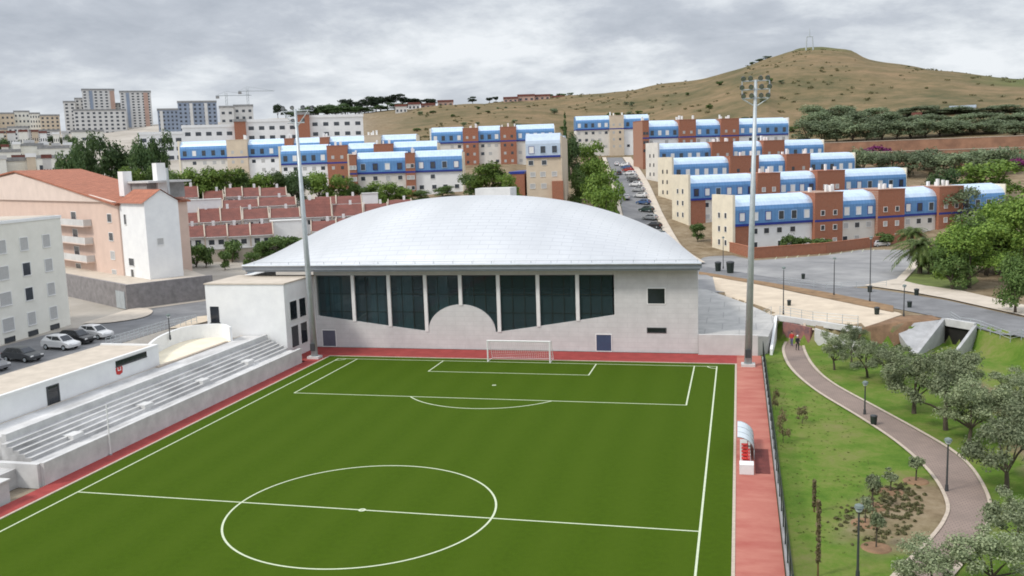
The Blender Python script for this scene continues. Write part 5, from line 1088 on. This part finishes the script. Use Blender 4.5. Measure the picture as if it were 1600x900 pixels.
# ridge pines and scrub of the hill
for i, (px, yt, w_) in enumerate([(440,163,14),(452,170,16),(548,153,22),(566,158,22),(580,155,24),(592,149,26),(610,150,26),(634,147,30),(654,153,24),(676,154,20),(742,151,14),(768,156,12),(778,152,10)]):
    tree_r('pine', px, yt, 745 if px < 700 else 775, w_*1.15, f'dark pine on the skyline ridge, {ORD[i]} from the left', 'pines on the skyline ridge', minh=5)
for i, (px, yt, w_) in enumerate([(472,172,26),(488,167,28),(502,165,30),(516,162,32),(530,163,32),(545,164,30),(560,165,28),(575,168,26),(600,166,24),(622,160,24),(645,162,22)]):
    tree_r('darktree', px, yt, 738, w_*1.2, f'dark broad tree in the wood on the skyline ridge, {ORD[i]} from the left', 'wood on the skyline ridge', minh=5)
for i, (px, yt, w_) in enumerate([(862,150,12),(880,149,14),(894,150,10),(1174,100,10),(1186,97,14),(1198,94,12)]): tree_r('shrub', px, yt, 818 if px < 1000 else 850, w_, f'dark bush on the hill skyline, {ORD[i]} from the left', 'bushes on the hill skyline', cat='bush', minh=3)
g = random.Random(8); n = 0
while n < 55:
    px = g.uniform(640, 1260); r_ = g.uniform(420, 640)
    if px > 1050 and r_ > 560 and g.random() < .7: continue
    p = at_r(px, horizon(px), r_); h = g.uniform(1.5,3.4); tree('shrub' if g.random() < .35 else 'grove', p[0], p[1], h, h*g.uniform(1.2,2.0), 'low olive-green scrub bush on the dry hillside', 'bush', 'scrub on the dry hillside', name='scrub_bush'); n += 1
for i, (px, yt, r_, w_) in enumerate([(-5,214,640,26),(10,217,600,22),(42,214,640,18),(92,212,650,26),(116,212,540,18),(36,246,360,20),(96,250,350,22)]): tree_r('darktree', px, yt, r_, w_, f'dark tree among the buildings of the left slope, {ORD[i]} from the left' if i < 5 else ('dark tree beside the low pale building at the left','dark tree between the low building and the tall chimney')[i-5], 'trees among the left-slope buildings')
sg_ = np.random.default_rng(21); lbs = []
for i in range(900):
    px = sg_.uniform(640, 1640); r_ = sg_.uniform(430, 850)
    if math.sin(px*.021+1.3*math.sin(r_*.02))+math.sin(px*.05-r_*.03) < .15 and sg_.random() < .85: continue
    p = at_r(px, horizon(px), r_); q = sg_.uniform(.5,1.7); lbs.append((p[0],p[1],gz(p[0],p[1])+q*.2,q))
    if sg_.random() < .5: lbs.append((p[0]+sg_.uniform(-3,3),p[1]+sg_.uniform(-3,3),gz(p[0],p[1])+q*.1,q*.7))
struct(put('hill_scrub', crown_mesh('hill_scrub','scrub',79,len(lbs)*16,lbs,.42,.6,.1)), 'stuff')
for i, px in enumerate(range(1275, 1625, 29)): tree_r('grove', px, 173+(i*5)%9, 415+(i*17)%12, 46, f'olive tree in the middle row of the hillside grove, {ORD[i]} from the left', 'olive grove on the hillside')
# palms
def palm(label, px, py, ytop, sp, z0):
    p = at(px,py,z0); r_ = math.hypot(p[0]-CP[0],p[1]-CP[1]); h = zy(px,ytop,r_)-z0; g = random.Random(int(px)); o = empty('palm_tree', label, 'palm tree', (p[0],p[1],z0), 0, 'palms on the road corner'); ht = h*.62
    MB().tube([(0,0,-.2),(.05,0,ht*.5),(0,.05,ht)], [.42,.36,.34], 9).build('trunk', M['bark'], o)
    R_ = sp/FPX*r_/2
    mb = MB()
    for i in range(70):
        a = i*2.399; el_ = g.uniform(-.25,1.35); pts_ = []; L = R_*g.uniform(.85,1.15)
        for k in range(8):
            f_ = k/7; hr = L*f_*math.cos(el_*(1-.5*f_)); zz_ = ht+L*f_*math.sin(el_)*(1-.2*f_)-L*.55*f_*f_*(1 if el_ > 0 else .9); pts_.append((hr*math.cos(a),hr*math.sin(a),zz_))
        for k in range(7):
            p0, p1 = Vector(pts_[k]), Vector(pts_[k+1]); sd_ = Vector((-math.sin(a),math.cos(a),0))
            for s in (-1,1):
                for q in (.0,.5):
                    b0 = p0.lerp(p1, q); b1 = p0.lerp(p1, q+.45); wd = .75*(1-abs((k+q)/7-.4))
                    mb.add([b0, b1, b1+sd_*s*wd+Vector((0,0,-.18))+(p1-p0)*.5], [(0,1,2)])
    mb.build('crown', M['palmleaf'], o)
palm('dark feathery palm on the corner lawn beside the bright spreading tree',1437,428,360,84,2.5); palm('smaller palm with raised fronds behind the corner lawn',1424,400,340,44,2.5)

# ------------------------------------------------------------------ cars
CARM = {}
def car_paint(k, c):
    if k not in CARM: CARM[k] = mat('car_paint_'+k, c, .3, .02, 2, metal=.1, spec=.6)
    return CARM[k]
PA = {'white':(.72,.72,.72),'silver':(.42,.43,.44),'dark grey':(.07,.075,.08),'black':(.02,.02,.022),'blue':(.06,.12,.26),'dark green':(.03,.06,.05),'pale blue':(.35,.42,.48),'red':(.35,.04,.03),'grey':(.22,.22,.23)}
_cm = {}
def car_parts(tall):
    if tall in _cm: return _cm[tall]
    t_ = .12 if tall else 0
    prof = [(-2.05,.35),(-2.1,.75),(-1.95,.95+t_),(1.0,.95),(1.95,.78),(2.1,.6),(2.05,.32)]
    b_ = MB(); n = len(prof)
    for y0, y1, s in ((-.84,.84,1),):
        rings = [(-.84,.97),(-.6,1.0),(.6,1.0),(.84,.97)]
        v = [(x*sx,y,z if abs(y) < .7 else z*(.97 if z > .5 else 1)) for y, sx in rings for x, z in prof]; f_ = []
        for k in range(3): f_ += [(k*n+i,k*n+(i+1)%n,(k+1)*n+(i+1)%n,(k+1)*n+i) for i in range(n)]
        f_ += [tuple(range(n-1,-1,-1)), tuple(range(3*n,4*n))]; b_.add(v, f_)
    c_ = MB(); top = 1.42+t_; cab = [(-1.9,.94+t_*.9),(-1.45,top-.04),(-.9,top),(.15,top),(.45,top-.05),(1.15,.94)]; n = len(cab)
    v = [(x,-.74,z) if z < 1.1 else (x,-.56,z) for x,z in cab]+[(x,.74,z) if z < 1.1 else (x,.56,z) for x,z in cab]
    c_.add(v, [tuple(range(n))[::-1], tuple(range(n,2*n))]+[(i,i+1,n+i+1,n+i) for i in range(n-1)])
    g_ = MB(); e = .012
    for s in (-1,1):
        q = lambda x,z: (x, s*(.74-(z-.95)/(top-.95)*.18+e), z)
        for xa, xb, xc, xd in ((-1.55,-.55,-.55,-1.28),(-.48,.85,.28,-.48)):
            g_.add([q(xa,1.0+t_*.5),q(xb,1.0+t_*.5),q(xc,top-.09),q(xd,top-.09)], [(0,1,2,3)] if s < 0 else [(3,2,1,0)])
    g_.add([(1.12,-.64,.99),(1.12,.64,.99),(.50,.5,top-.07),(.50,-.5,top-.07)], [(0,1,2,3)]); g_.add([(-1.87,-.62,1.04+t_),(-1.87,.62,1.04+t_),(-1.49,.5,top-.09),(-1.49,-.5,top-.09)], [(3,2,1,0)])
    wz = MB(); wz.tube([(0,-.1,0),(0,.1,0)], .31, 14); wr = MB(); wr.tube([(0,-.108,0),(0,.108,0)], .19, 10)
    l_ = MB(); l_.box(-.03,.03,-.16,.16,-.07,.07)
    _cm[tall] = (b_, c_, g_.mesh('window', M['glass']), wz.mesh('wheel', M['rubber']), wr.mesh('rim', M['steel']), l_.mesh('headlight', M['frame']), l_.mesh('tail_light', M['red'])); return _cm[tall]
def car(label, x, y, z, rz, paint, group, tall=False):
    b_, c_, gl, wh, ri, hl, tl = car_parts(tall); o = empty('parked_car', label, 'car', (x,y,z), rz, group)
    pm = car_paint(paint, PA[paint]); b_.build('body', pm, o, smooth=False); c_.build('cabin', pm, o); put('window', gl, o)
    for wx in (-1.3,1.28):
        for wy in (-.78,.78): k = put('wheel', wh, o, (wx,wy,.31)); put('rim', ri, k)
    for s in (-.6,.6): put('headlight', hl, o, (2.06,s,.66)); put('tail_light', tl, o, (-2.08,s,.78))
    return o
G1 = 'cars parked beside the changing rooms'
for lb, x, y, pa, tl in [('dark grey car parked beside the changing rooms, nearest the left edge but one',-46.3,-24.3,'dark grey',0),('white car parked between the two dark cars above the changing rooms',-46.6,-18.4,'white',1),('black car parked left of the white estate car',-47.1,-15.3,'black',1),('white car parked closest to the curved pavement',-47.0,-12.4,'white',1),('grey car cut by the left edge beside the changing rooms',-46.4,-28.6,'grey',0)]:
    car(lb, x, y, 4.65, R(-8), pa, G1, tl)
G2 = 'cars parked along the sloping street'
srp = [(q[2], street_pt(*q)) for q in SR]; slp = [(q[2], street_pt(*q)) for q in SL]
def on_street(r_, f_):
    i = lambda L: np.array([np.interp(r_, [a for a,_ in L], [p[k] for _, p in L]) for k in (0,1)]); a, b_ = i(slp), i(srp); return a+(b_-a)*f_
cc = ['white','silver','dark green','black','silver','dark green','blue','white','silver','white','dark grey','silver','white','red','blue','white']
for i, r_ in enumerate(np.linspace(196, 345, 16)):
    p = on_street(r_, .80); q = on_street(r_+4, .80); car(f'{cc[i]} car on the right side of the sloping street, {ORD[i]} from its near end', p[0], p[1], gz(*p)+.32, math.atan2(q[1]-p[1], q[0]-p[0])+R(55), cc[i], G2, i % 2)
for i, (r_, f_, c_) in enumerate([(215,.28,'dark grey'),(262,.25,'silver'),(318,.3,'black'),(350,.4,'white')]):
    p = on_street(r_, f_); q = on_street(r_+4, f_); car(f'{c_} car on the left side of the sloping street, {ORD[i]} from its near end', p[0], p[1], gz(*p)+.32, math.atan2(q[1]-p[1], q[0]-p[0]), c_, G2)
G3 = 'cars parked behind the low brick wall'
for lb, px, r_, pa in [('silver car behind the brick wall, left of the round dark shrub',1203,197,'silver'),('grey car behind the brick wall beside the silver one',1217,198,'grey'),('white car behind the brick wall under the second white front',1334,206,'white'),('dark grey car behind the brick wall at the foot of a brick tower',1312,204,'dark grey'),('white car behind the right part of the brick wall',1378,211,'white')]:
    p = at_r(px, horizon(px), r_); car(lb, p[0], p[1], 2.55, R(32), pa, G3)
p = at_r(394, horizon(394), 165); car('pale blue car on the paving left of the hall eave', p[0], p[1], gz(p[0],p[1])+.1, R(20), 'pale blue', 'cars beside the hall')

# ------------------------------------------------------------------ lamp posts, bins, people
def lamp(label, px, py, ytop, z0, arm=.0, two=False):
    p = at(px,py,z0); r_ = math.hypot(p[0]-CP[0],p[1]-CP[1]); h = max(2.5, zy(px,ytop,r_)-z0); o = empty('lamp_post', label, 'lamp post', (p[0],p[1],z0), 0, 'lamp posts')
    MB().tube([(0,0,-.1),(0,0,h)], [.075,.05], 8).build('pole', M['steel_d'], o); MB().tube([(0,0,0),(0,0,.5)], [.13,.1], 8).build('foot', M['steel_d'], o)
    mb = MB(); mb.tube([(0,0,h),(0,0,h+.08),(0,0,h+.22),(0,0,h+.3)], [.07,.27,.22,.05], 12); mb.build('lamp_head', M['lamp_g'], o)
    MB().tube([(0,0,h-.02),(0,0,h-.14)], [.2,.14], 10).build('diffuser', M['poly'], o)
for a in [('lamp post beside the park path near the dark litter bin',1351,648,600,0),('lamp post on the inner side of the path bend',1479,768,690,0),('nearest lamp post, on the lawn at the bottom of the photo',1340,905,795,0),('lamp post on the sandy path right of the right mast',1224,492,420,2.5),('tall lamp post at the edge of the car park',1359,472,372,2.5),('lamp post at the road corner above the culvert',1412,496,448,2.5),('lamp post on the car park edge left of the tall one',1303,462,405,2.5),
          ('lamp post above the sandy ledge on the left',266,530,494,4.0),('lamp post where the sloping street meets the car park',1130,420,372,2.5)]: lamp(*a)
def bin_(label, px, py, z0, s=1., name='litter_bin', cat='litter bin'):
    p = at(px,py,z0); s *= .85; o = empty(name, label, cat, (p[0],p[1],z0), .4, name.replace('_',' ')+'s')
    MB().tube([(0,0,0),(0,0,.1*s),(0,0,.95*s)], [.26*s,.3*s,.36*s], 10).build('body', M['bin'], o); MB().tube([(0,0,.95*s),(0,0,1.05*s),(0,0,1.12*s)], [.39*s,.36*s,.15*s], 10).build('lid', M['steel_d'], o)
for a in [('dark litter bin on the edge of the park path',1365,664,0,.95),('litter bin on the verge left of the road corner',1370,492,2.5,1.1),('litter bin on the car park beside the lamp post',1359,457,2.5,1.1),('litter bin on the asphalt in the middle of the car park',1255,436,2.5,1.),('litter bin on the pale pavement by the corner lawn',1432,462,2.5,1.1),('litter bin at the road corner above the culvert',1421,481,2.5,1.),('litter bin on the sandy path near the mast',1233,478,2.5,.9)]: bin_(*a)
for a in [('left dark waste container beside the hall roof corner',1122,424,2.5,1.9),('right dark waste container beside the hall roof corner, the larger one',1141,427,2.5,2.3)]: bin_(*a, name='waste_container', cat='container')
def person(label, x, y, z, rz, top, legs, stride=.18, hat=None):
    J = [(0,0,.95),(0,0,1.15),(0,0,1.40),(0,0,1.50),(.02,0,1.62),(.03,0,1.74), (0,.1,.90),(stride*.6,.1,.50),(stride*.3,.1,.08),(stride*.3+.15,.11,.03), (0,-.1,.90),(-stride*.3,-.1,.50),(-stride,-.1,.10),(-stride+.14,-.11,.03), (0,.19,1.38),(-.05,.25,1.10),(.06,.25,.86),(.10,.25,.78), (0,-.19,1.38),(.05,-.25,1.10),(.18,-.24,.90),(.22,-.23,.82)]
    E_ = [(0,1),(1,2),(2,3),(3,4),(4,5),(0,6),(6,7),(7,8),(8,9),(0,10),(10,11),(11,12),(12,13),(2,14),(14,15),(15,16),(16,17),(2,18),(18,19),(19,20),(20,21)]
    rad = [.15,.14,.15,.06,.09,.085,.10,.07,.05,.045,.10,.07,.05,.045,.07,.05,.038,.035,.07,.05,.038,.035]
    me = bpy.data.meshes.new('body'); me.from_pydata(J, E_, []); tmp = bpy.data.objects.new('body', me); COL.objects.link(tmp)
    sk = tmp.modifiers.new('skin','SKIN'); sb = tmp.modifiers.new('sub','SUBSURF'); sb.levels = sb.render_levels = 1
    for i, q in enumerate(me.skin_vertices[0].data): q.radius = (rad[i]*(.8 if i < 3 else 1), rad[i]); q.use_root = (i == 0)
    dg_ = bpy.context.evaluated_depsgraph_get(); dg_.update(); me2 = bpy.data.meshes.new_from_object(tmp.evaluated_get(dg_)); me2.name = 'body'; bpy.data.objects.remove(tmp)
    me2.materials.clear()
    for q in (M[top], M[legs], M['skin'], M['rubber']): me2.materials.append(q)
    for pl in me2.polygons:
        zc = pl.center.z; side = abs(pl.center.y) > .205; pl.use_smooth = True
        pl.material_index = 2 if (zc > 1.47 or (side and zc < 1.02 and zc > .7)) else 3 if zc < .09 else 1 if zc < .95 and not side else 0
    o = empty('person', label, 'person', (x,y,z), rz, 'people on the park path'); b_ = bpy.data.objects.new('body', me2); COL.objects.link(b_); b_.parent = o
    hb = MB(); hb.tube([(-.01,0,1.64),(-.01,0,1.72),(-.01,0,1.80),(-.01,0,1.835)], [.085,.108,.085,.03], 10); hb.build('hat' if hat else 'hair', M[hat or 'hair'], b_)
p = at(1237,541,0); person('person in a red top and purple trousers at the tunnel end of the park path', p[0], p[1], gz(p[0],p[1])+.06, R(-110), 'cloth_r', 'cloth_p')
p = at(1246,548,0); person('person in black with a white hat beside the tunnel wall', p[0], p[1], gz(p[0],p[1])+.06, R(-70), 'cloth_k', 'cloth_k', hat='cloth_w')
